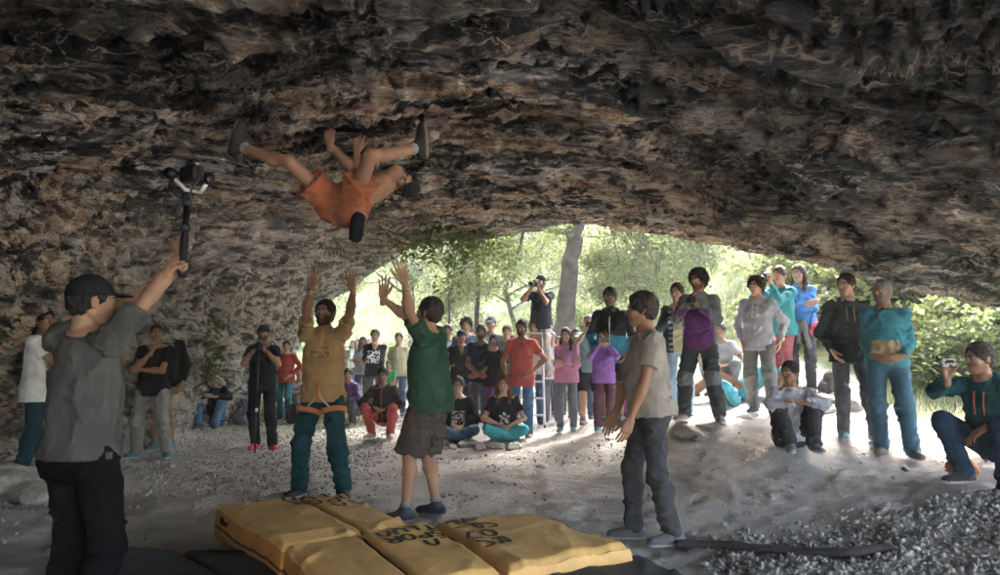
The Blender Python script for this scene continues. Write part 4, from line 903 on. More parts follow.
r11 = person('person in magenta top sitting on the slope behind the beige T-shirt man', 634, 415, face=170, s=.95, h=.018, skin='tan', hair='bun', hairc='dark', female=True, legs='lotus', arms='lap', top=tee('magenta', (.45, .08, .28)), bottom=trs('mag2', (.30, .05, .22)))

# the photographer up on the ladder
lad_c = gp(533, 427); LD = np.array([lad_c[0] + .02, lad_c[1] + .35, float(ground_z(lad_c[0], lad_c[1] + .35))])
k27 = (W(541, 275, LD[1])[2] - LD[2] - 1.76)
lph = person('photographer in dark T-shirt and cap standing on the ladder with a camera at his eye', pos=(W(541, 300, LD[1])[0], LD[1], LD[2] + k27), face=158, h=.013, skin='tan', hair='short', hairc='black', beard=2, cap=BLK, arms='camera', look=(-.6, -1, -.05), top=tee('dkblue_tee', (.025, .035, .045)), bottom=trs('stone', (.38, .35, .30)), group=None)

# the far group on the path outside
FG = [('woman in white T-shirt and jeans far back on the path', 352, 393, 341, (.6, .58, .58), (.12, .2, .3), True, 'long', 'dark'), ('person in turquoise shirt at the left edge of the far group', 343, 396, 346, (.05, .42, .42), (.4, .08, .06), False, 'short', 'brown'),
      ('person in pale pink shirt second from right in the far group', 361, 393, 343, (.6, .35, .38), (.25, .1, .15), True, 'bun', 'fair'), ('person in pale lilac shirt at the right edge of the far group', 369, 390, 339, (.45, .42, .5), (.2, .2, .24), False, 'short', 'grey')]
for lab, a_, b_, c_, t_, u_, fem, hr, hc_ in FG:
    person(lab, a_, b_, c_, face=185, h=.024, skin='light', hair=hr, hairc=hc_, female=fem, top=tee('far%d' % a_, t_), bottom=trs('farb%d' % a_, u_), group='people far back on the path')

# more of the second row and of the group in the far left corner
XT = [('man in pale yellow T-shirt close behind the green T-shirt spotter', 398, 416, 334, (.5, .48, .25), JEAN, False, 'short', 'dark'), ('woman in grey cardigan between the two spotters', 362, 409, 338, (.30, .30, .33), (.08, .08, .1), True, 'long', 'brown'),
      ('man in dark green shirt at the back left of the red T-shirt man', 507, 421, 327, (.05, .12, .08), JEAN, False, 'short', 'brown'), ('person in white top at the back left of the ladder', 513, 414, 336, (.6, .6, .6), (.2, .2, .22), True, 'bun', 'dark'),
      ('person in coral shirt behind the ladder beside the tree trunk', 559, 415, 338, (.5, .2, .15), (.1, .1, .12), False, 'short', 'dark'), ('person in pale blue shirt behind the pink hoodie woman', 577, 418, 330, (.3, .42, .5), (.12, .12, .14), False, 'side', 'brown'),
      ('man in dark shirt standing behind the purple jacket woman', 597, 419, 325, (.06, .06, .08), JEAN, False, 'short', 'grey'), ('person in olive top standing behind the squatting purple jacket', 341, 404, 340, (.12, .13, .07), (.2, .15, .1), False, 'short', 'dark')]
for i, (lab, a_, b_, c_, t_, u_, fem, hr, hc_) in enumerate(XT):
    person(lab, a_, b_, c_, face=170 + 6 * (i % 4), h=.020, skin=['light', 'tan', 'mid'][i % 3], hair=hr, hairc=hc_, female=fem, arms=['hang', 'crossed', 'pockets', 'chin'][i % 4], top=tee('xt%d' % i, t_), bottom=trs('xb%d' % i, u_))
for i, (lab, a_, b_, t_, u_, hr) in enumerate([('person in pale shirt sitting on the bags at the end of the rock wall', 300, 410, (.55, .52, .5), (.1, .15, .3), 'short'), ('person in blue shirt sitting behind the mustard T-shirt man', 310, 416, (.06, .12, .32), (.2, .2, .2), 'long'), ('person in grey shirt sitting low behind the mustard T-shirt man', 335, 418, (.3, .3, .32), (.3, .06, .05), 'short')]):
    person(lab, a_, b_, face=175, h=.020, skin='light', hair=hr, hairc='brown', legs='knees', arms='knees', top=tee('st%d' % i, t_), bottom=trs('sb%d' % i, u_))

YT = [('man in burgundy shirt close to the right side of the green T-shirt spotter', 441, 416, 333, (.22, .04, .06), JEAN, False, 'side', 'dark'), ('woman in cream top between the navy T-shirt man and the curly-haired man', 472, 414, 330, (.5, .47, .4), (.1, .1, .1), True, 'bun', 'brown'),
      ('man in grey sweatshirt at the back just right of the tree trunk', 585, 412, 337, (.25, .25, .27), JEAN, False, 'short', 'dark'), ('person in olive jacket behind the beige T-shirt man', 645, 414, 318, (.12, .13, .07), (.1, .1, .11), False, 'short', 'brown'), ('woman in rose shirt at the centre of the far group', 357, 389, 340, (.5, .22, .25), (.1, .15, .25), True, 'long', 'dark')]
for i, (lab, a_, b_, c_, t_, u_, fem, hr, hc_) in enumerate(YT):
    person(lab, a_, b_, c_, face=172 + 5 * (i % 4), h=.020, skin=['tan', 'light', 'mid'][i % 3], hair=hr, hairc=hc_, female=fem, arms=['pockets', 'hang', 'crossed', 'front', 'hang'][i], top=tee('yt%d' % i, t_), bottom=trs('yb%d' % i, u_))
# ------------------------------------------------------------------ vegetation
def leaf_mat(name, c1, c2, tr=.62):
    m = bpy.data.materials.new(name); m.use_nodes = True; t = m.node_tree; b = t.nodes['Principled BSDF']; L = t.links; b.inputs['Roughness'].default_value = .5; b.inputs['Specular IOR Level'].default_value = .3
    tc = t.nodes.new('ShaderNodeTexCoord'); n = t.nodes.new('ShaderNodeTexNoise'); n.inputs['Scale'].default_value = 3.0; n.inputs['Detail'].default_value = 6; L.new(tc.outputs['Object'], n.inputs['Vector'])
    r = t.nodes.new('ShaderNodeValToRGB'); r.color_ramp.elements[0].position = .35; r.color_ramp.elements[1].position = .65; r.color_ramp.elements[0].color = (*c1, 1); r.color_ramp.elements[1].color = (*c2, 1)
    L.new(n.outputs['Fac'], r.inputs['Fac']); L.new(r.outputs['Color'], b.inputs['Base Color'])
    td = t.nodes.new('ShaderNodeBsdfTranslucent'); L.new(r.outputs['Color'], td.inputs['Color']); mx = t.nodes.new('ShaderNodeMixShader'); mx.inputs[0].default_value = tr
    L.new(b.outputs[0], mx.inputs[1]); L.new(td.outputs[0], mx.inputs[2]); L.new(mx.outputs[0], t.nodes['Material Output'].inputs['Surface']); return m
LEAF_A = leaf_mat('leaf_spring', (.12, .15, .05), (.22, .26, .10)); LEAF_B = leaf_mat('leaf_mid', (.07, .10, .035), (.14, .18, .07)); LEAF_C = leaf_mat('leaf_pale', (.17, .19, .11), (.30, .31, .20)); LEAF_D = leaf_mat('leaf_dry', (.20, .17, .10), (.34, .30, .20))
BARK = mat('bark', (.085, .075, .062), rough=.95, var=.6, scale=4, bump=1.0, bscale=18); BARK_D = mat('bark_dark', (.07, .055, .045), rough=.95, var=.4, scale=8, bump=.9, bscale=30)
def leaf_cards(C, size, rng, up=.5, asp=.55):
    n = len(C); nrm = rng.normal(size=(n, 3)); nrm[:, 2] = np.abs(nrm[:, 2]) + up; nrm /= np.linalg.norm(nrm, axis=1)[:, None]
    d = rng.normal(size=(n, 3)); d -= nrm * (d * nrm).sum(1)[:, None]; d /= np.linalg.norm(d, axis=1)[:, None]; e = np.cross(nrm, d)
    s = size * rng.uniform(.6, 1.4, (n, 1))
    V = np.stack([C - d * s * .5, C + e * s * asp * .5 + nrm * s * .08, C + d * s * .5 - nrm * s * .1, C - e * s * asp * .5 + nrm * s * .08], 1).reshape(-1, 3)
    return V, np.arange(4 * n).reshape(n, 4)
def clumps(centers, rad, per, rng, flat=.7):
    c = np.repeat(centers, per, 0); v = rng.normal(size=(len(c), 3)); v *= (rng.uniform(.1, 1, (len(c), 1)) ** .5) / np.linalg.norm(v, axis=1)[:, None]
    v[:, 2] *= flat; return c + v * np.repeat(np.asarray(rad).reshape(-1, 1) * np.ones((len(centers), 1)), per, 0)
def branchy(rng, base, direction, length, r0, depth, tubes, tips, gravity=0.0, minr=.008):
    n = 6; p = np.array(base, float); d = unit(direction); pts = [p]; step = length / n
    for i in range(n):
        d = unit(d + rng.normal(size=3) * .13 + np.array([0, 0, gravity])); p = p + d * step; pts.append(p)
    rad = np.linspace(r0, max(r0 * .45, minr), n + 1); tubes.append(tube(pts, list(rad), 7 if r0 > .04 else 5))
    tips.append(pts[-1])
    if depth > 0:
        k = rng.randint(3, 6)
        for j in range(k):
            i = rng.randint(2, n + 1); a = rng.uniform(0, 2 * math.pi); side = unit(np.cross(d, [math.cos(a), math.sin(a), .3]))
            branchy(rng, pts[i], d * .55 + side * .9, length * rng.uniform(.45, .75), rad[i] * .6, depth - 1, tubes, tips, gravity, minr)
    else: tips += [pts[3], pts[5]]
def tree(label, loc, trunk_pts, rads, seed, crown, leaf, size, per, bark, group=None, nb=9, blen=2.0, grav=.0, rad=.5, zmin=.35, rim=None):
    rng = np.random.RandomState(seed); root = empty('tree', loc, 0, label, 'tree', group)
    P = [np.array(p, float) for p in trunk_pts]
    dense = []
    for i in range(len(P) - 1):
        for t in np.linspace(0, 1, 6, endpoint=False): dense.append(P[i] * (1 - t) + P[i + 1] * t)
    dense.append(P[-1]); rr = np.interp(np.linspace(0, 1, len(dense)), np.linspace(0, 1, len(rads)), rads)
    tv, tf = tube([p + rng.normal(size=3) * rr[0] * .05 for p in dense], list(rr), 14); tv = np.array(tv)
    cen = np.repeat(np.array(dense), 14, 0)[:len(tv)]; rdir = tv - cen; k = fbm(tv * np.array([3, 3, 1.2]) + seed, 3); tv = tv + rdir * (k * .22)[:, None]
    make_mesh('trunk', tv, tf, [bark], parent=root)
    tubes, tips = [], []
    for j in range(nb):
        i = int(len(dense) * rng.uniform(zmin, 1)); i = min(i, len(dense) - 1); a = rng.uniform(0, 2 * math.pi)
        branchy(rng, dense[i], (math.cos(a), math.sin(a), rng.uniform(.1, .8)), blen * rng.uniform(.7, 1.2), rr[i] * .5, 2, tubes, tips, grav)
    v, f = merge(*tubes); make_mesh('branches', v, f, [bark], parent=root)
    tips = np.array(tips); C = clumps(tips, rad * rng.uniform(.6, 1.3, len(tips)), per, rng)
    V, Q = leaf_cards(C, size, rng); make_mesh('crown', V, Q, [leaf], smooth_=False, parent=root); return root
def shrub(label, loc, w_, h_, seed, leaf, size, n, group, name='shrub', cat='shrub', nc=26, stems=14):
    rng = np.random.RandomState(seed); root = empty(name, loc, 0, label, cat, group)
    a = rng.uniform(0, 2 * math.pi, nc); r = rng.uniform(0, 1, nc) ** .6 * w_ * .5; z = rng.uniform(.12, 1, nc) * h_ * (1 - .45 * (r / (w_ * .5)) ** 2)
    cen = np.stack([np.cos(a) * r, np.sin(a) * r, z], 1); C = clumps(cen, rng.uniform(.16, .34, nc) * min(w_, h_ * 1.3), n // nc, rng)
    V, Q = leaf_cards(C, size, rng); make_mesh('foliage', V, Q, [leaf], smooth_=False, parent=root)
    tb = [tube([(0 + rng.normal() * .06, rng.normal() * .06, -.1), tuple(cen[i] * np.array([.5, .5, .6]) + rng.normal(size=3) * .05), tuple(cen[i])], [.02, .013, .006], 5) for i in range(stems)]
    v, f = merge(*tb); make_mesh('stems', v, f, [BARK_D], parent=root); return root
def at(px, depth, dz=0.0):
    x = ray(px, 300)[0] * depth; return (x, depth, float(ground_z(x, depth)) + dz)
# the big tree behind the photographer on the ladder
def rel(px, py, D, b): return W(px, py, D) - np.array(b)
b0 = at(563, 16.5, -.1)
tree('thick leaning grey-barked tree trunk rising behind the photographer on the ladder', b0, [(0, 0, 0), rel(561, 360, 16.5, b0), rel(567, 300, 16.5, b0), rel(574, 240, 16.4, b0), rel(578, 200, 16.3, b0), rel(576, 120, 16.2, b0)], [.38, .26, .20, .185, .17, .10], 3, None, LEAF_A, .10, 60, BARK, nb=11, blen=3.2, grav=-.04, rad=.55, zmin=.62)
b1 = at(478, 19.5, -.1)
tree('slender tree with thin dark trunk seen between the green T-shirt man and the ladder', b1, [(0, 0, 0), rel(477, 320, 19.5, b1), rel(478, 270, 19.5, b1), rel(474, 225, 19.5, b1), rel(476, 150, 19.5, b1)], [.09, .075, .065, .05, .03], 5, None, LEAF_A, .09, 34, BARK_D, group='slender trees beyond the cave mouth', nb=13, blen=1.9, rad=.5, zmin=.4)
b2 = at(448, 23, -.1)
tree('thinnest young tree left of the slender dark-trunked one', b2, [(0, 0, 0), rel(449, 320, 23, b2), rel(447, 260, 23, b2), rel(450, 190, 23, b2)], [.055, .045, .035, .02], 8, None, LEAF_C, .09, 30, BARK_D, group='slender trees beyond the cave mouth', nb=11, blen=1.6, rad=.45, zmin=.45)
b3 = at(655, 21, -.1)
tree('tree with broad bright crown right of the thick grey trunk', b3, [(0, 0, 0), rel(652, 300, 21, b3), rel(660, 250, 21, b3), rel(655, 150, 21, b3)], [.16, .12, .10, .05], 11, None, LEAF_A, .10, 60, BARK_D, group='slender trees beyond the cave mouth', nb=13, blen=2.6, rad=.6, zmin=.4, grav=-.02)
b4 = at(412, 27, -.1)
tree('leafy tree furthest left beyond the raised hands', b4, [(0, 0, 0), rel(412, 300, 27, b4), rel(408, 240, 27, b4), rel(411, 170, 27, b4)], [.14, .11, .09, .05], 13, None, LEAF_A, .11, 55, BARK_D, group='slender trees beyond the cave mouth', nb=12, blen=2.6, rad=.7, zmin=.25)
b5 = at(520, 26, -.1)
tree('leaning tree with arching bare limbs behind the ladder photographer', b5, [(0, 0, 0), rel(516, 330, 26, b5), rel(505, 290, 26, b5), rel(520, 235, 26, b5), rel(545, 190, 26, b5)], [.12, .10, .085, .06, .03], 17, None, LEAF_C, .10, 40, BARK_D, group='slender trees beyond the cave mouth', nb=12, blen=2.6, rad=.5, zmin=.35)
b6 = at(843, 12.6, -.1)
tree('young sapling with large pale leaves between the blue jacket woman and the dark anorak man', b6, [(0, 0, 0), rel(842, 330, 12.6, b6), rel(846, 280, 12.6, b6), rel(842, 230, 12.6, b6)], [.03, .025, .02, .012], 19, None, LEAF_A, .13, 10, BARK_D, nb=14, blen=1.0, rad=.35, zmin=.2)
# shrubs: four kinds, copied with their parts
kinds = [shrub('x', (0, 0, 0), 3.2, 2.2, 31, LEAF_A, .085, 5200, 'g'), shrub('x', (0, 0, 0), 3.4, 1.9, 32, LEAF_B, .085, 5200, 'g'), shrub('x', (0, 0, 0), 3.0, 2.0, 33, LEAF_C, .085, 4600, 'g'), shrub('x', (0, 0, 0), 2.4, 1.7, 34, LEAF_D, .10, 3600, 'g')]
KL = ['bright green shrub on the slope beyond the cave mouth', 'darker green shrub on the slope beyond the cave mouth', 'pale grey-green shrub on the slope beyond the cave mouth', 'dry straw-coloured bush on the slope beyond the cave mouth']
KG = ['bright green shrubs on the slope', 'darker green shrubs on the slope', 'pale shrubs on the slope', 'dry bushes on the slope']
rng = np.random.RandomState(77); used = [0, 0, 0, 0]
spots = []
for row, (D, n, sc) in enumerate([(20, 6, .8), (25, 8, 1.0), (31, 9, 1.3), (38, 10, 1.7), (46, 10, 2.3)]):
    for i in range(n):
        px = 290 + (1080 - 290) * (i + rng.uniform(.1, .9)) / n
        if D < 26 and 340 < px < 400: continue
        if D > 19 or px > 640 or px < 330: spots.append((px, D + rng.uniform(-1.6, 1.6), sc * rng.uniform(.75, 1.25)))
for px, D, sc in spots:
    dryz = 690 < px < 850
    k = int(rng.choice([0, 1, 2, 3], p=[.1, .08, .40, .42] if dryz else [.45, .25, .25, .05]))
    o = kinds[k] if used[k] == 0 else copy_thing(kinds[k]); used[k] += 1
    o.location = at(px, D, -.15); o.rotation_euler = (0, 0, rng.uniform(0, 6.28)); o.scale = (sc, sc, sc * rng.uniform(.85, 1.2)); o['label'] = KL[k]; o['group'] = KG[k]
# near broad-leaved undergrowth on the right
rk = shrub('x', (0, 0, 0), 1.5, 1.25, 41, LEAF_A, .13, 1500, 'g', nc=34); rk2 = shrub('x', (0, 0, 0), 1.4, 1.0, 42, LEAF_B, .09, 2200, 'g', nc=30); first = [True, True]
for i, (px, D, sc, k) in enumerate([(925, 10.2, .95, 0), (960, 9.4, .9, 1), (995, 10.4, 1.3, 0), (1035, 9.2, 1.2, 1), (905, 11.8, 1.3, 0), (950, 12.2, 1.5, 0), (870, 12.8, 1.3, 1), (1000, 12.6, 1.7, 0), (845, 13.6, 1.4, 0), (825, 12.4, .8, 1), (1055, 11, 1.6, 0), (930, 14.2, 1.8, 1), (980, 15, 2.0, 0), (880, 15.2, 1.8, 0), (1040, 14, 2, 1), (800, 14.8, 1.2, 1)]):
    src = rk if k == 0 else rk2; o = src if first[k] else copy_thing(src); first[k] = False
    o.location = at(px, D, -.1); o.rotation_euler = (0, 0, i * 1.9); o.scale = (sc,) * 3
    o['label'] = ['broad-leaved bright bush behind the men on the right', 'small-leaved dense bush behind the men on the right'][k]; o['group'] = ['broad-leaved bushes on the right', 'small-leaved bushes on the right'][k]
# grass on the right bank and tufts beyond the mouth
def grass():
    rng = np.random.RandomState(5); n = 42000
    x = np.r_[rng.uniform(4.2, 9, n // 2), rng.uniform(-7, 14, n // 2)]; y = np.r_[rng.uniform(5.6, 11, n // 2), rng.uniform(14, 30, n // 2)]
    P = np.stack([x, y, x * 0], -1); m = (fbm(P * .9, 3) > -.25) & ((y > 13) | ((x - 4.9 + .5 * fbm(P * 1.5, 2)) > 0)) & ~((np.abs(x + .6) < 1.6) & (y < 24)); x, y = x[m], y[m]; n = len(x)
    z = ground_z(x, y); h = rng.uniform(.05, .16, n) * np.where(y > 13, 2.2, 1); a = rng.uniform(0, 6.28, n); wd = .006 * np.where(y > 13, 2.5, 1)
    b = np.stack([x, y, z - .01], 1); s = np.stack([np.cos(a), np.sin(a), a * 0], 1) * np.array(wd)[:, None]; l = rng.normal(size=(n, 3)) * .3; l[:, 2] = 1; t = b + l * h[:, None]
    V = np.stack([b - s, b + s, t + s * .2, t - s * .2], 1).reshape(-1, 3); tag(make_mesh('grass', V, np.arange(4 * n).reshape(n, 4), [LEAF_C], smooth_=False), 'short pale grass growing on the bank and beyond the cave mouth', 'grass', kind='stuff')
grass()
# hanging ferns on the left wall
loc, nr = rock_hit(209, 343)
if loc is not None:
    rng = np.random.RandomState(9); root = empty('fern', tuple(loc), 0, 'bright green fern hanging on the left rock wall above the seated man', 'fern'); fr = []; C = []
    for i in range(46):
        b = np.array([rng.uniform(-.05, .05), rng.uniform(-.25, .25), rng.uniform(-.65, .6)]); d = unit(nr * 1.0 + rng.normal(size=3) * .5); pts = [b]
        for k in range(5): pts.append(pts[-1] + d * .055); d = unit(d + np.array([0, 0, -.45]))
        fr.append(tube(pts, [.004, .004, .003, .003, .002, .002], 4))
        for p in pts[1:]: C += list(p + rng.normal(size=(7, 3)) * .028)
    v, f = merge(*fr); make_mesh('stalks', v, f, [LEAF_B], parent=root); V, Q = leaf_cards(np.array(C), .05, rng); make_mesh('fronds', V, Q, [LEAF_A], smooth_=False, parent=root)
# ------------------------------------------------------------------ props
PLASTIC = mat('black_plastic', (.015, .015, .017), rough=.35, bump=.05, var=.1); METAL = mat('brushed_aluminium', (.60, .61, .62), rough=.5, metal=.35, bump=.05, var=.08); GLASS = mat('lens_glass', (.01, .012, .02), rough=.05, bump=0, spec=.8); RUBBER = mat('rubber', (.03, .03, .03), rough=.7, bump=.2)
def ring_tube(c, ax, rin, rout, L, n=28):
    """hollow cylinder along ax"""
    ax = unit(ax); a = unit(np.cross(ax, [0, 0, 1] if abs(ax[2]) < .9 else [1, 0, 0])); b = np.cross(ax, a); V = []; Fq = []
    for r, t in ((rout, 0), (rout, L), (rin, L), (rin, 0)):
        for k in range(n): q = 2 * math.pi * k / n; V.append(tuple(np.array(c) + ax * t + (a * math.cos(q) + b * math.sin(q)) * r))
    for j in range(4):
        for k in range(n): Fq.append([j * n + k, j * n + (k + 1) % n, ((j + 1) % 4) * n + (k + 1) % n, ((j + 1) % 4) * n + k])
    return V, Fq
def bodyframe(root, look, up=(0, 0, 1)): B = basis(look, up); root.rotation_euler = Matrix(B.tolist()).to_euler(); return root
def camera_thing(loc, look, label, lens=.10, s=1.0, group='cameras held by spectators', hood=False, mat_lens=None):
    root = empty('camera', tuple(loc), 0, label, 'camera', group, s); bodyframe(root, look)
    v, f = merge(box(0, 0, 0, .138, .062, .092, bev=.012), box(0, -.002, .058, .055, .055, .034, bev=.012), box(.055, .012, -.004, .03, .05, .095, bev=.012)); make_mesh('camera_body', v, f, [PLASTIC], smooth_=False, parent=root)
    v, f = merge(ring_tube((0, .028, -.004), (0, 1, 0), .026, .036, lens), ring_tube((0, .028 + lens, -.004), (0, 1, 0), .030, .040, .022), tube([(0, .028 + lens * .35, -.004), (0, .028 + lens * .6, -.004)], .039, 28)); le = make_mesh('lens', v, f, [mat_lens or PLASTIC], parent=root)
    v, f = tube([(0, .03 + lens * .9, -.004), (0, .034 + lens * .9, -.004)], .027, 24); make_mesh('front_glass', v, f, [GLASS], parent=le)
    v, f = tube([(.045, 0, .046), (.045, 0, .056)], .011, 16); make_mesh('dial', v, f, [METAL], parent=root)
    st = [(-.075, -.01, .03), (-.12, -.05, -.06), (-.10, -.09, -.17), (0, -.10, -.20), (.10, -.09, -.15), (.12, -.04, -.05), (.075, -.01, .03)]; v, f = tube(st, .005, 5); make_mesh('neck_strap', v, f, [RUBBER], parent=root); return root
def phone_thing(loc, look, label, case=(.02, .02, .022)):
    root = empty('phone', tuple(loc), 0, label, 'phone', 'phones held up to film'); bodyframe(root, look)
    v, f = box(0, 0, 0, .152, .009, .075, bev=.004); make_mesh('case', v, f, [mat('phone_%02x' % int(case[0] * 255), case, rough=.3, bump=0)], smooth_=False, parent=root)
    v, f = box(0, -.0052, 0, .140, .0016, .066); make_mesh('screen', v, f, [mat('phone_screen', (.03, .035, .04), rough=.08, bump=0)], smooth_=False, parent=root)
    v, f = merge(tube([(.055, .004, .02), (.055, .0075, .02)], .008, 14), tube([(.055, .004, -.002), (.055, .0075, -.002)], .006, 14)); make_mesh('rear_lens', v, f, [GLASS], parent=root); return root
def mid_hands(I, off=(0, 0, 0)):
    R, L = I['shr']['R'][2], I['shr']['L'][2]; return I['toW']((R + L) / 2 + np.array(off)), I['Rw'] @ np.array([0, 1, 0])
# cameras
c_, d_ = mid_hands(p4, (0, .10, .05)); camera_thing(c_, d_ + np.array([.1, 0, .0]), 'black camera on the monopod of the man in black with red shoes', .09)
c_, d_ = mid_hands(lph, (0, .06, .07)); camera_thing(c_, (-.55, -1, -.05), 'black camera at the eye of the photographer on the ladder', .10)
c_, d_ = mid_hands(r1, (0, .09, .05)); camera_thing(c_, d_, 'small black camera held by the man in purple and grey fleece', .05, .8)
c_, d_ = mid_hands(r4, (0, .05, .07)); camera_thing(c_, (-1, -.5, .1), 'camera with long pale telephoto lens held by the man in teal jacket', .20, 1.1, mat_lens=mat('lens_white', (.55, .56, .54), rough=.4, bump=0))
# phones
for I, lab in ((q9, 'phone held by the woman in black hoodie and purple leggings'), (q17, 'phone raised by the bald man behind the pink hoodie'), (q18, 'phone held by the woman in the purple jacket')):
    c_, d_ = mid_hands(I, (0, .05, .09)); phone_thing(c_, d_, lab)
c_ = r9['toW'](r9['shr']['R'][2]) + np.array([-.01, -.05, .13]); pass; phone_thing(c_, (-.35, .9, .0), 'black phone held out by the squatting man in the teal hooded jacket')
# monopod
c_, d_ = mid_hands(p4, (0, .10, .0)); foot = np.array([c_[0] + .03, c_[1] - .12, float(ground_z(c_[0] + .03, c_[1] - .12))])
root = empty('monopod', tuple(foot), 0, 'thin black monopod under the camera of the man in black', 'monopod'); dv = c_ - foot
v, f = tube([(0, 0, .02), tuple(dv * .4)], .011, 10); make_mesh('lower_tube', v, f, [PLASTIC], parent=root); v, f = tube([tuple(dv * .4), tuple(dv * .96)], .015, 10); make_mesh('upper_tube', v, f, [PLASTIC], parent=root)
v, f = tube([tuple(dv * .39), tuple(dv * .43)], .019, 10); make_mesh('lock', v, f, [METAL], parent=root); v, f = tube([(0, 0, 0), (0, 0, .03)], [.018, .013], 10); make_mesh('foot', v, f, [RUBBER], parent=root)
# camera gimbal of the foreground man
hR, hL = gim['toW'](gim['shr']['R'][2]), gim['toW'](gim['shr']['L'][2]); g0 = W(182, 277, 3.60); g1 = W(187, 203, 3.66)
root = empty('camera_gimbal', tuple(g0), 0, 'black handheld camera gimbal raised overhead by the man in the grey T-shirt', 'gimbal'); dv = g1 - g0; du = unit(dv)
v, f = merge(tube([(0, 0, 0), tuple(dv * .06), tuple(dv * .5), tuple(dv * .56), tuple(dv)], [.017, .021, .021, .017, .016], 14)); make_mesh('handle', v, f, [PLASTIC], parent=root)
v, f = merge(tube([tuple(dv * .96), tuple(dv * 1.08)], .024, 14), tube([tuple(dv * .62), tuple(dv * .70)], .024, 14)); make_mesh('collar', v, f, [RUBBER], parent=root)
t0 = dv * 1.06; rr_ = np.array([1, .15, 0]); 
v, f = tube([tuple(t0), tuple(t0 + [-.05, 0, .02]), tuple(t0 + [-.085, 0, .07]), tuple(t0 + [-.085, 0, .13])], .014, 10); make_mesh('pan_arm', v, f, [PLASTIC], parent=root)
for v, f in (tube([tuple(t0 + [-.085, -.03, .13]), tuple(t0 + [-.085, .03, .13])], .030, 18), tube([tuple(t0 + [.095, .0, .10]), tuple(t0 + [.125, 0, .10])], .026, 18), tube([tuple(t0 + [0, 0, -.005]), tuple(t0 + [0, 0, .03])], .028, 18)): make_mesh('motor', v, f, [PLASTIC], parent=root)
v, f = tube([tuple(t0 + [-.085, .0, .125]), tuple(t0 + [-.03, .045, .055]), tuple(t0 + [.05, .045, .045]), tuple(t0 + [.11, .0, .10])], .011, 8); make_mesh('roll_arm', v, f, [METAL], parent=root)
camera_thing(g0 + t0 + np.array([.02, -.01, .125]), (.45, .75, .45), 'black camera mounted on the raised gimbal', .07, .95, group=None)
# ladder
def ladder():
    root = empty('ladder', tuple(LD), math.radians(-12), 'aluminium folding stepladder in front of the big tree', 'ladder'); H = 1.72
    def rail(x0, y0, x1, y1, name='rail'):
        a, b = np.array([x0, y0, 0]), np.array([x1, y1, H]); v, f = tube([a, b], .022, 6); make_mesh(name, v, f, [METAL], smooth_=False, parent=root); return a, b
    fl = rail(-.26, -.42, -.16, -.03); fr_ = rail(.26, -.42, .16, -.03); bl = rail(-.24, .42, -.16, .05, 'rear_leg'); br = rail(.24, .42, .16, .05, 'rear_leg')
    for k in range(6):
        t = (k + .7) / 6.4; a = fl[0] * (1 - t) + fl[1] * t; b = fr_[0] * (1 - t) + fr_[1] * t; c = (a + b) / 2
        v, f = box(c[0], c[1], c[2], np.linalg.norm(b - a), .09, .030, bev=.004); make_mesh('step', v, f, [METAL], smooth_=False, parent=root)
    v, f = box(0, .01, H, .38, .16, .03, bev=.006); make_mesh('top_plate', v, f, [METAL], smooth_=False, parent=root)
    for k in (.35, .7):
        a = bl[0] * (1 - k) + bl[1] * k; b = br[0] * (1 - k) + br[1] * k; v, f = tube([a, b], .011, 6); make_mesh('brace', v, f, [METAL], parent=root)
    for p in (fl[0], fr_[0], bl[0], br[0]): v, f = tube([p - [0, 0, .03], p + [0, 0, .035]], .022, 8); make_mesh('rubber_foot', v, f, [RUBBER], parent=root)
ladder()
# chalk bag on the climber
cb = W(357, 228, 5.02); root = empty('chalk_bag', tuple(cb), 0, 'black chalk bag hanging from the waist of the climber', 'bag')
v, f = tube([(.01, .02, .10), (.01, .01, .085), (.005, 0, .06), (-.005, 0, -.02), (-.01, 0, -.085), (-.012, 0, -.10)], [.034, .046, .048, .050, .044, .024], 18); make_mesh('pouch', v, f, [cloth('chalkbag', (.012, .013, .018))], parent=root)
v, f = tube([(.01, .02, .10), (.01, .02, .118)], [.048, .044], 18); make_mesh('rim', v, f, [cloth('chalkrim', (.12, .12, .13))], parent=root)
v, f = tube([(-.03, .02, .11), (-.02, .06, .17), (.02, .1, .22)], .006, 6); make_mesh('cord', v, f, [RUBBER], parent=root)
# harness of the mustard T-shirt spotter
I = yel; OR = cloth('harness_orange', (.55, .16, .03)); pel, pb, B = I['pel'], I['pb'], I['B']
st = [(z, rx + .028, ry + .030, yo) for z, rx, ry, yo in I['T'] if z < .16]
V, Q = sdf_mesh([([P_loft(pel, pb, st)], .02, [(pel + pb[:, 2] * .085, pb[:, 2]), (pel + pb[:, 2] * .035, -pb[:, 2])])], .008); I['mk']('harness_belt', (V, Q), [cloth('harness_white', (.45, .36, .28))])
for k_ in 'RL':
    H, K, A, fb = I['lg'][k_]; c1 = unit(K - H); V, Q = sdf_mesh([([P_cone(H, K, .118, .094)], .02, [(H + c1 * .17, c1), (H + c1 * .125, -c1)])], .008); I['mk']('harness_leg_loop', (V, Q), [OR])
for sx in (-1, 1):
    H = I['lg']['R' if sx > 0 else 'L'][0]; v, f = tube([tuple(pel + pb @ np.array([0, .155, .055])), tuple(pel + pb @ np.array([sx * .02, .160, -.04])), tuple(H + np.array([sx * .03, .125, -.13]))], .010, 6); make_mesh('harness_strap', v, f, [cloth('harness_white', (.45, .36, .28))], parent=I['root'])
v, f = tube([tuple(pel + pb @ np.array([0, .158, .09])), tuple(pel + pb @ np.array([0, .168, -.05]))], .014, 8); make_mesh('tie_in_loop', v, f, [OR], parent=I['root'])
tv, tf = tube([tuple(I['shr']['R'][2] + np.array([.031 * math.cos(a), .031 * math.sin(a), 0])) for a in np.linspace(0, 6.283, 15)], .006, 6); make_mesh('wristband', tv, tf, [RUBBER], parent=I['root'])
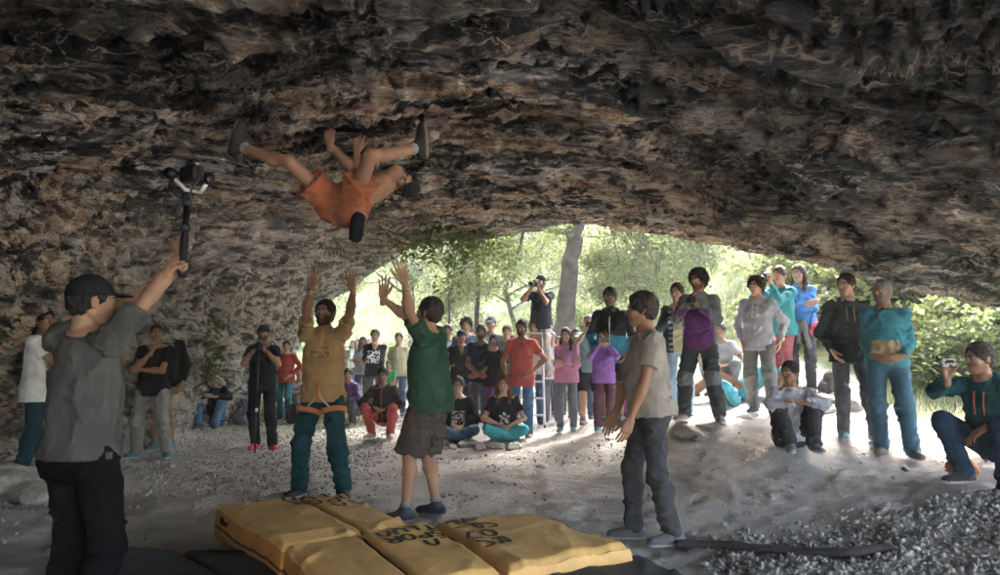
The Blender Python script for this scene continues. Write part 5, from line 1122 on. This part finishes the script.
# belt of the beige T-shirt man, strap over white belt
I = gry; st = [(z, rx + .016, ry + .018, yo) for z, rx, ry, yo in I['T'] if z < .16]; V, Q = sdf_mesh([([P_loft(I['pel'], I['pb'], st)], .02, [(I['pel'] + [0, 0, .088], (0, 0, 1)), (I['pel'] + [0, 0, .052], (0, 0, -1))])], .008); I['mk']('belt', (V, Q), [cloth('belt', (.10, .07, .05))])
neck_gaiter(q19, 'gaiter', (.02, .03, .05))
# backpacks
def backpack(label, loc, rz, col, s=1.0, lie=0.0, group='backpacks and bags piled by the rock wall', pocket=None, seed=0):
    root = empty('backpack', tuple(loc), 0, label, 'backpack', group, s); root.rotation_euler = (lie, 0, rz); m = cloth('pack_%02x%02x%02x' % tuple(int(255 * c) for c in col), col)
    V, Q = sdf_mesh([([P_ell((0, 0, .22), (.155, .11, .24)), P_ell((0, .01, .10), (.15, .12, .12)), P_ell((0, -.01, .40), (.12, .09, .09))], .05)], .016); V = wrinkle(V, Q, .03, (9, 9, 9), seed); make_mesh('sack', V, Q, [m], parent=root)
    V, Q = sdf_mesh([([P_ell((0, .10, .17), (.11, .05, .12))], .02)], .014); V = wrinkle(V, Q, .02, (9, 9, 9), seed + 3); make_mesh('front_pocket', V, Q, [cloth('pk_%02x%02x%02x' % tuple(int(255 * c) for c in (pocket or col)), pocket or col)], parent=root)
    for sx in (-1, 1): v, f = tube([(sx * .06, -.08, .42), (sx * .09, -.15, .33), (sx * .10, -.15, .18), (sx * .10, -.10, .06)], .016, 6); make_mesh('strap', v, f, [RUBBER], parent=root)
    v, f = tube([(-.03, -.06, .47), (0, -.07, .51), (.03, -.06, .47)], .009, 6); make_mesh('grab_loop', v, f, [RUBBER], parent=root)
for i, (px, py, col, pk, lab, lie) in enumerate([(181, 422, (.02, .022, .025), None, 'black backpack standing on the rubble between the wall and the seated man', 0), (232, 418, (.05, .07, .10), (.25, .27, .3), 'slate blue backpack beside the seated man in the dark jacket', -.2), (240, 424, (.14, .15, .17), None, 'grey backpack leaning right of the seated man', .25),
        (298, 412, (.05, .08, .25), (.4, .4, .45), 'blue backpack at the end of the rock wall', 0), (305, 420, (.12, .06, .20), None, 'purple backpack in front of the blue one', .4), (293, 424, (.03, .03, .03), (.2, .2, .2), 'small black pack with grey pocket near the teal trousers', -.3), (311, 408, (.45, .42, .38), None, 'cream bag at the back of the pile behind the mustard T-shirt man', 0), (345, 412, (.30, .05, .05), None, 'red backpack between the two spotters', .2),
        (133, 452, (.45, .43, .40), None, 'pale bag on the floor behind the grey-trousered man', .6), (733, 404, (.02, .30, .38), (.02, .2, .25), 'turquoise bag on the ground beside the reclining person', .8), (672, 410, (.03, .25, .30), None, 'teal bag behind the legs of the purple fleece man', 0), (825, 398, (.10, .09, .09), None, 'brown bag behind the sitting boy', .3)]):
    g = gp(px, py); backpack(lab, g - np.array([0, 0, .01]), 1.3 * i, col, .9 + .1 * math.sin(i), lie, seed=i, pocket=pk, group=None)
# pink waist bag and orange bag
def small_bag(label, loc, col, r, name='waist_bag', strap=None):
    root = empty(name, tuple(loc), 0, label, 'bag'); V, Q = sdf_mesh([([P_ell((0, 0, 0), r)], .02)], .010); V = wrinkle(V, Q, .025, (12, 12, 12), 3); make_mesh('pouch', V, Q, [cloth('bag_%02x%02x%02x' % tuple(int(255 * c) for c in col), col)], parent=root)
    if strap: v, f = tube(strap, .007, 6); make_mesh('strap', v, f, [RUBBER], parent=root)
c_ = r5['toW'](np.array([-.20, .13, .86])); small_bag('pink bag hanging at the hip of the woman in the blue jacket', c_, (.60, .08, .14), (.11, .05, .085), strap=[(-.10, 0, .05), (-.05, -.02, .25), (0, -.04, .3)])
g = gp(963, 477); small_bag('orange cloth bag on the ground under the squatting man', g + [0, 0, .06], (.55, .20, .05), (.13, .08, .08), 'cloth_bag')
# jacket tied round the waist of the blue woman, climbing shoes on the teal man
I = r5; st = [(z, rx + .035, ry + .04, yo) for z, rx, ry, yo in I['T'] if z < .2]; V, Q = sdf_mesh([([P_loft(I['pel'], I['pb'], st)], .02, [(I['pel'] + [0, 0, .075], (0, 0, 1)), (I['pel'] + [0, 0, -.08], (0, 0, -1))]), ([P_cone(I['pel'] + [-.04, .16, .02], I['pel'] + [-.10, .17, -.30], .045, .03), P_cone(I['pel'] + [.02, .16, .02], I['pel'] + [.03, .17, -.22], .04, .03)], .02)], .013, .03); V = wrinkle(V, Q, .02, (8, 8, 8), 2); I['mk']('tied_jacket', (V, Q), [cloth('tied', (.16, .15, .16))])
# rocks
def rock_proto(seed, fl=.6):
    rng = np.random.RandomState(seed); bm_ = []; import bmesh
    b = bmesh.new(); bmesh.ops.create_icosphere(b, subdivisions=4, radius=1); V = np.array([v.co[:] for v in b.verts]); Fq = np.array([[v.index for v in f.verts] for f in b.faces]); b.free()
    for k in range(14):
        n = unit(rng.normal(size=3)); d = rng.uniform(.45, .85); t = V @ n; V = V - np.outer(np.maximum(t - d, 0) * .92, n)
    V = V * (1 + .10 * fbm(V * 1.6 + seed, 3) + .025 * fbm(V * 6, 3))[:, None]; V[:, 2] *= fl; return V, Fq
STONE = mat('grey_limestone', (.36, .335, .305), rough=.9, var=.3, scale=5, bump=.9, bscale=22)
protos = []
for k in range(4):
    V, Fq = rock_proto(60 + k, [.55, .7, .45, .6][k]); me = make_mesh('rock', V, Fq, [STONE], smooth_=False); protos.append(me)
rng = np.random.RandomState(4); pu = [False] * 4
ROCKS = [(468, 446, .16), (482, 450, .14), (495, 448, .17), (513, 449, .13), (452, 449, .12), (822, 404, .20), (838, 401, .24), (812, 409, .16), (829, 412, .14), (850, 409, .18), (803, 411, .13), (689, 436, .17), (682, 433, .10), (697, 440, .08), (745, 419, .12),
         (5, 490, .28), (24, 497, .22), (38, 503, .25), (12, 478, .34), (48, 486, .2), (59, 492, .16), (66, 474, .18), (565, 462, .05), (540, 468, .06), (705, 428, .10), (660, 442, .06), (609, 440, .05), (770, 497, .05), (868, 500, .05), (905, 470, .05), (128, 470, .10), (142, 480, .08), (170, 468, .1)]
for i, (px, py, sz) in enumerate(ROCKS):
    k = i % 4; o = protos[k] if not pu[k] else copy_thing(protos[k]); pu[k] = True; g = gp(px, py); o.location = (g[0], g[1], g[2] + sz * .12); o.scale = (sz * rng.uniform(.8, 1.3), sz * rng.uniform(.7, 1.1), sz * rng.uniform(.8, 1.1)); o.rotation_euler = (rng.uniform(-.2, .2), rng.uniform(-.2, .2), rng.uniform(0, 6.28))
    if px < 70: tag(o, 'dark limestone boulder at the foot of the left rock wall', 'rock', 'boulders at the foot of the left wall')
    elif py < 415: tag(o, 'pale limestone rock lying on the slope behind the sitting boy', 'rock', 'rocks on the slope behind the sitting boy')
    elif 440 < px < 520 and py < 452: tag(o, 'flat pale rock in front of the cross-legged sitters', 'rock', 'rocks in front of the cross-legged sitters')
    else: tag(o, 'small loose limestone rock on the dusty cave floor', 'rock', 'loose rocks scattered on the cave floor')
# gravel
def gravel(name, label, regions, seed, szr):
    rng = np.random.RandomState(seed); X, Y, S = [], [], []
    for (x0, x1, y0, y1, n, dens) in regions:
        x = rng.uniform(x0, x1, n); y = rng.uniform(y0, y1, n); m = dens(x, y) > rng.uniform(0, 1, n); X.append(x[m]); Y.append(y[m])
    x = np.concatenate(X); y = np.concatenate(Y); n = len(x); s = szr[0] + (szr[1] - szr[0]) * rng.uniform(0, 1, n) ** 4; z = ground_z(x, y)
    P = np.stack([x, y, x * 0], -1); z = z + (.022 * fbm(P * 3.1, 5, .6) + .014 * (ridged(P * 2.3 + fbm(P * 1.5, 2)[..., None] * .5, 4) - .7) + .012 * fbm(P * 11, 3))
    c = np.array([(a, b, d) for d in (-1, 1) for a, b in ((-1, -1), (1, -1), (1, 1), (-1, 1))], float)
    L = c[None] * rng.uniform(.45, 1.1, (n, 8, 3)) * (s[:, None, None] * rng.uniform(.5, 1.0, (n, 1, 3))) * np.array([1, .8, .55])
    q = rng.normal(size=(n, 3, 3)) + np.eye(3) * 1.2; q, _ = np.linalg.qr(q); L = np.einsum('nij,nkj->nki', q, L) + np.stack([x, y, z + s * .25], 1)[:, None]
    F0 = np.array([[3, 2, 1, 0], [4, 5, 6, 7], [0, 1, 5, 4], [1, 2, 6, 5], [2, 3, 7, 6], [3, 0, 4, 7]]); Q = (F0[None] + 8 * np.arange(n)[:, None, None]).reshape(-1, 4)
    tag(make_mesh(name, L.reshape(-1, 3), Q, [STONE], smooth_=False), label, 'gravel', kind='stuff')
gravel('gravel', 'grey limestone gravel and rubble covering the cave floor', [
    (-5.4, -.8, 6.3, 15, 20000, lambda x, y: np.clip(1.1 * smooth(-.8, -2.2, x) * smooth(6.0, 7.4, y + .5 * fbm(np.stack([x, y, x * 0], -1) * .8, 2)), 0, 1)),
    (1.3, 4.8, 2.6, 5.6, 34000, lambda x, y: smooth(5.5, 4.3, y - .12 * x + .4 * fbm(np.stack([x, y, x * 0], -1), 2)) * smooth(1.0, 1.8, x)),
    (-3, 6, 4, 12, 2600, lambda x, y: .5 + 0 * x), (-1.2, 1.6, 6.0, 9.5, 2500, lambda x, y: smooth(.1, .5, fbm(np.stack([x, y, x * 0], -1) * .9 + 5, 3)) ), (-5.5, -1.8, 4.8, 6.6, 3000, lambda x, y: .6 * smooth(-3.0, -4.4, x))], 21, (.006, .033))

# ------------------------------------------------------------------ crash pads
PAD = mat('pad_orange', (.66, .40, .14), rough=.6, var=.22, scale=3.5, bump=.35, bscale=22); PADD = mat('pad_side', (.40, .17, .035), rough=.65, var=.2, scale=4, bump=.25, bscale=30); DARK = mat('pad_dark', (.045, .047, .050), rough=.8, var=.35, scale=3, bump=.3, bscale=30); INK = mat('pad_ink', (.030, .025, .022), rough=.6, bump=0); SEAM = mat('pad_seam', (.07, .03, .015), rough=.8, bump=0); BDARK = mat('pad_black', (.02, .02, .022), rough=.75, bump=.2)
GLY = {'L': [[(0, 1), (0, 0), (.8, 0)]], 'A': [[(0, 0), (.15, .7), (.45, 1), (.75, .9), (.9, .6), (.9, 0)]], 'S': [[(.85, .95), (.3, 1), (.05, .75), (.3, .52), (.7, .45), (.88, .22), (.6, 0), (.05, .05)]], 'P': [[(0, 0), (0, 1), (.6, 1), (.88, .8), (.6, .5), (0, .5)]], 'O': [[(.3, 0), (.05, .25), (.05, .75), (.3, 1), (.65, 1), (.9, .75), (.9, .25), (.65, 0), (.3, 0)]],
       'R': [[(0, 0), (0, 1), (.6, 1), (.85, .8), (.6, .55), (0, .5)], [(.45, .52), (.9, 0)]], 'T': [[(.0, 1), (.95, 1)], [(.47, 1), (.47, 0)]], 'I': [[(.3, 0), (.3, 1)]], 'V': [[(0, 1), (.1, .35), (.45, 0), (.8, .35), (.9, 1)]]}
def pad(name, label, C, thick, nseed, mats, seams=(), text=None, puff=.018, seamw=.012, side_seam=True, wr=.02, group='crash pads laid together on the cave floor'):
    """C: top corners a,b,c,d (world, counter-clockwise); bilinear top, folded cloth side faces"""
    C = [np.array(c, float) for c in C]; cen = sum(C) / 4; base = cen - np.array([0, 0, cen[2] - (min(c[2] for c in C) - thick)])
    root = empty(name, tuple(base), 0, label, 'crash pad', group)
    def XY(u, v): u = np.asarray(u, float)[..., None]; v = np.asarray(v, float)[..., None]; return (C[0] * (1 - u) + C[1] * u) * (1 - v) + (C[3] * (1 - u) + C[2] * u) * v
    def top(u, v):
        P = XY(u, v); e = np.minimum(np.minimum(u, 1 - u), np.minimum(v, 1 - v)); rnd = -(.028) * (1 - smooth(0, .035, e)); pf = puff * (np.clip(4 * u * (1 - u), 0, 1) ** .4 * np.clip(4 * v * (1 - v), 0, 1) ** .4)
        for (k, t) in seams:
            q = u if k == 'u' else v; pf = pf - .045 * np.exp(-((q - t) / .018) ** 2)
        n = np.stack([P[..., 0], P[..., 1], P[..., 0] * 0], -1); w1 = ridged(n * np.array([3.4, 1.5, 1]) + .5 * fbm(n * 1.5, 2)[..., None] + nseed, 4) - .7; w2 = fbm(n * 1.3 + nseed, 3)
        edge = .3 + .7 * (1 - smooth(0, .22, e)); P = P.copy(); P[..., 2] += rnd + pf + wr * w1 * edge + .012 * w2; return P
    nu, nv = 70, 70; u, v = np.meshgrid(np.linspace(0, 1, nu), np.linspace(0, 1, nv), indexing='ij'); T = top(u, v); i = np.arange(nu * nv).reshape(nu, nv)
    Q = np.stack([i[:-1, :-1], i[1:, :-1], i[1:, 1:], i[:-1, 1:]], -1).reshape(-1, 4); mi = np.zeros(len(Q), int); cu = (u[:-1, :-1] + .5 / nu).ravel(); cv = (v[:-1, :-1] + .5 / nv).ravel()
    make_mesh('cover', T.reshape(-1, 3) - base, Q, [mats[0]], parent=root)
    for (k, t) in seams:
        q = np.linspace(.0, 1, 90); a = top(np.full(90, t - .008), q) if k == 'u' else top(q, np.full(90, t - .008)); b = top(np.full(90, t + .008), q) if k == 'u' else top(q, np.full(90, t + .008)); m_ = (a + b) / 2 + [0, 0, .006]
        v_, f_ = tube([tuple(p - base) for p in m_], seamw, 6); make_mesh('fold_strip', v_, f_, [SEAM], parent=root)
    # side walls follow the rim of the top
    rim = np.concatenate([T[:, 0], T[-1, 1:], T[-2::-1, -1], T[0, -2:0:-1]]); out = rim[:, :2] - cen[:2]; out = out / np.linalg.norm(out, axis=1)[:, None]; rows = []
    zb = base[2]
    for t, o in ((0, 0), (.12, .012), (.45, .022), (.5, .012), (.55, .022), (.9, .014), (1, -.01)):
        P = rim.copy(); zg = ground_z(P[:, 0], P[:, 1]) - .01; P[:, 2] = rim[:, 2] * (1 - t) + np.minimum(zg, rim[:, 2] - .02) * t; P[:, :2] += out * (o + .012 * fbm(P * 4 + nseed, 2))[:, None] * (1 if thick > .08 else .3); rows.append(P)
    S = np.stack(rows); n = len(rim); j = np.arange(S.shape[0] * n).reshape(S.shape[0], n); jn = np.roll(j, -1, 1); Q = np.stack([j[:-1], j[1:], jn[1:], jn[:-1]], -1).reshape(-1, 4)
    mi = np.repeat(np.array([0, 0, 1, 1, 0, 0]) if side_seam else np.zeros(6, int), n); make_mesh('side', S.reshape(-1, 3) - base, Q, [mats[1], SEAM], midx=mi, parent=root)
    if text:
        (uo, vo), (rx, ry), (upx, upy), lines = text; cv_, cf_ = [], []
        for li, line in enumerate(lines):
            for ci, ch in enumerate(line):
                for st in GLY[ch]:
                    pts = []
                    for a, b in zip(st[:-1], st[1:]):
                        for t in np.linspace(0, 1, 8, endpoint=False): pts.append((a[0] * (1 - t) + b[0] * t, a[1] * (1 - t) + b[1] * t))
                    pts.append(st[-1]); pts = np.array(pts); gx = ci * 1.25 + pts[:, 0]; gy = (-li * 1.35) + pts[:, 1]; uu = uo + rx * gx + upx * gy; vv = vo + ry * gx + upy * gy
                    ok = (uu > .01) & (uu < .99) & (vv > .01) & (vv < .99); P = top(np.clip(uu, .01, .99), np.clip(vv, .01, .99)) + [0, 0, .004]
                    tg = np.gradient(P, axis=0); tg /= np.maximum(np.linalg.norm(tg, axis=1), 1e-6)[:, None]; sd2 = np.cross(tg, [0, 0, 1]) * .014; o_ = len(cv_)
                    for p, s_ in zip(P, sd2): cv_ += [tuple(p - s_ - base), tuple(p + s_ - base)]
                    for q in range(len(P) - 1):
                        if ok[q] and ok[q + 1]: cf_.append([o_ + 2 * q, o_ + 2 * q + 1, o_ + 2 * q + 3, o_ + 2 * q + 2])
        if cf_: make_mesh('printed_lettering', cv_, cf_, [INK], smooth_=False, parent=root)
    return root, top
LINES = ['LA', 'SPOR', 'TIVA']
def ptop(px, py, z):
    r = ray(px, py); t = (z - CAM[2]) / r[2]; return CAM + r * t
A = [ptop(217, 505, .22), ptop(282, 547, .22), ptop(414, 524, .20), ptop(346, 494, .20)]
# u runs from the back-left corner to the front-left corner, v from left to right
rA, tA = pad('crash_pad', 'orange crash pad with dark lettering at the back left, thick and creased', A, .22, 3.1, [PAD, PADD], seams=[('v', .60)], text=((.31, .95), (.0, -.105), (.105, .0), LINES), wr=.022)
Bc = [ptop(283, 548, .20), ptop(338, 600, .18), ptop(500, 566, .18), ptop(428, 520, .20)]
Bc[0] = Bc[0] + [.02, -.03, .01]
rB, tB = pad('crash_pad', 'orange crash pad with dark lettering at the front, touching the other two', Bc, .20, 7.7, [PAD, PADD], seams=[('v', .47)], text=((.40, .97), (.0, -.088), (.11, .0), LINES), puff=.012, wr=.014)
Cc = [ptop(434, 523, .16), ptop(508, 566, .16), ptop(628, 546, .16), ptop(527, 511, .16)]
rC, tC = pad('crash_pad', 'orange crash pad on the right with lettering along its left edge', Cc, .16, 12.3, [PAD, PAD], seams=[], text=((.05, .31), (.135, .0), (.0, .10), LINES), side_seam=False, wr=.018)
D1 = [ptop(60, 545, .05), ptop(150, 640, .05), ptop(400, 600, .05), ptop(300, 548, .05)]
pad('dark_mat', 'dark grey mat lying flat left of the front orange pad', D1, .04, 4.4, [DARK, BDARK], seams=[('v', .5)], puff=.01, seamw=.006, side_seam=False, wr=.02, group='dark mats around the orange pads')
D2 = [ptop(440, 590, .07), ptop(470, 640, .07), ptop(780, 615, .06), ptop(640, 553, .07)]
pad('dark_mat', 'dark grey mat in front of the right orange pad with a black strap', D2, .06, 9.4, [DARK, BDARK], seams=[('v', .42)], puff=.012, seamw=.014, side_seam=False, wr=.02, group='dark mats around the orange pads')
# handle on the left pad
h0 = ptop(228, 520, .14); v, f = tube([tuple(h0 - np.array(rA.location)), tuple(h0 + [-.03, -.05, .02] - np.array(rA.location)), tuple(h0 + [.0, -.12, .01] - np.array(rA.location)), tuple(h0 + [.05, -.16, .0] - np.array(rA.location))], .014, 6); make_mesh('handle', v, f, [BDARK], parent=rA)
# long dark rolled sheet at the lower right
pts = [gp(px, py) + np.array([0, 0, .045]) for px, py in ((676, 548), (715, 549), (760, 553), (805, 556), (850, 557), (893, 553))]; rootc = empty('rolled_tarp', tuple(pts[0]), 0, 'long dark rolled tarp lying on the gravel at the lower right', 'tarp')
dp = []
for a, b in zip(pts[:-1], pts[1:]):
    for t in np.linspace(0, 1, 12, endpoint=False): dp.append(a * (1 - t) + b * t)
dp.append(pts[-1]); v, f = tube([p - pts[0] for p in dp], [.05] * len(dp), 14); v = np.array(v); zc = np.repeat([p[2] - pts[0][2] for p in dp], 14)[:len(v)]; zc = np.r_[zc, zc[-1:].repeat(len(v) - len(zc))]; v[:, 2] = zc + (v[:, 2] - zc) * .55 - .015; v = v + np.stack([np.zeros(len(v)), .03 * perlin(v * np.array([2, 0, 0]) + 3), .014 * perlin(v * np.array([3, 9, 9]) + 4)], 1); make_mesh('roll', v, f, [mat('tarp', (.05, .043, .038), rough=.85, var=.3, scale=5, bump=.4)], parent=rootc)
# ------------------------------------------------------------------ haze volume added to veil the scene like glare
def haze(dens):
    v, f = box(0, 25, 12, 140, 120, 34); o = make_mesh('haze', v, f, (), smooth_=False)
    m = bpy.data.materials.new('glare_veil'); m.use_nodes = True; t = m.node_tree; t.nodes.clear(); out = t.nodes.new('ShaderNodeOutputMaterial'); pv = t.nodes.new('ShaderNodeVolumePrincipled')
    pv.inputs['Color'].default_value = (.95, .96, .97, 1); pv.inputs['Density'].default_value = dens; pv.inputs['Anisotropy'].default_value = .3; t.links.new(pv.outputs[0], out.inputs['Volume']); o.data.materials.append(m); tag(o, 'pale haze added to veil the scene like glare', 'haze', kind='stuff')
haze(.0030)
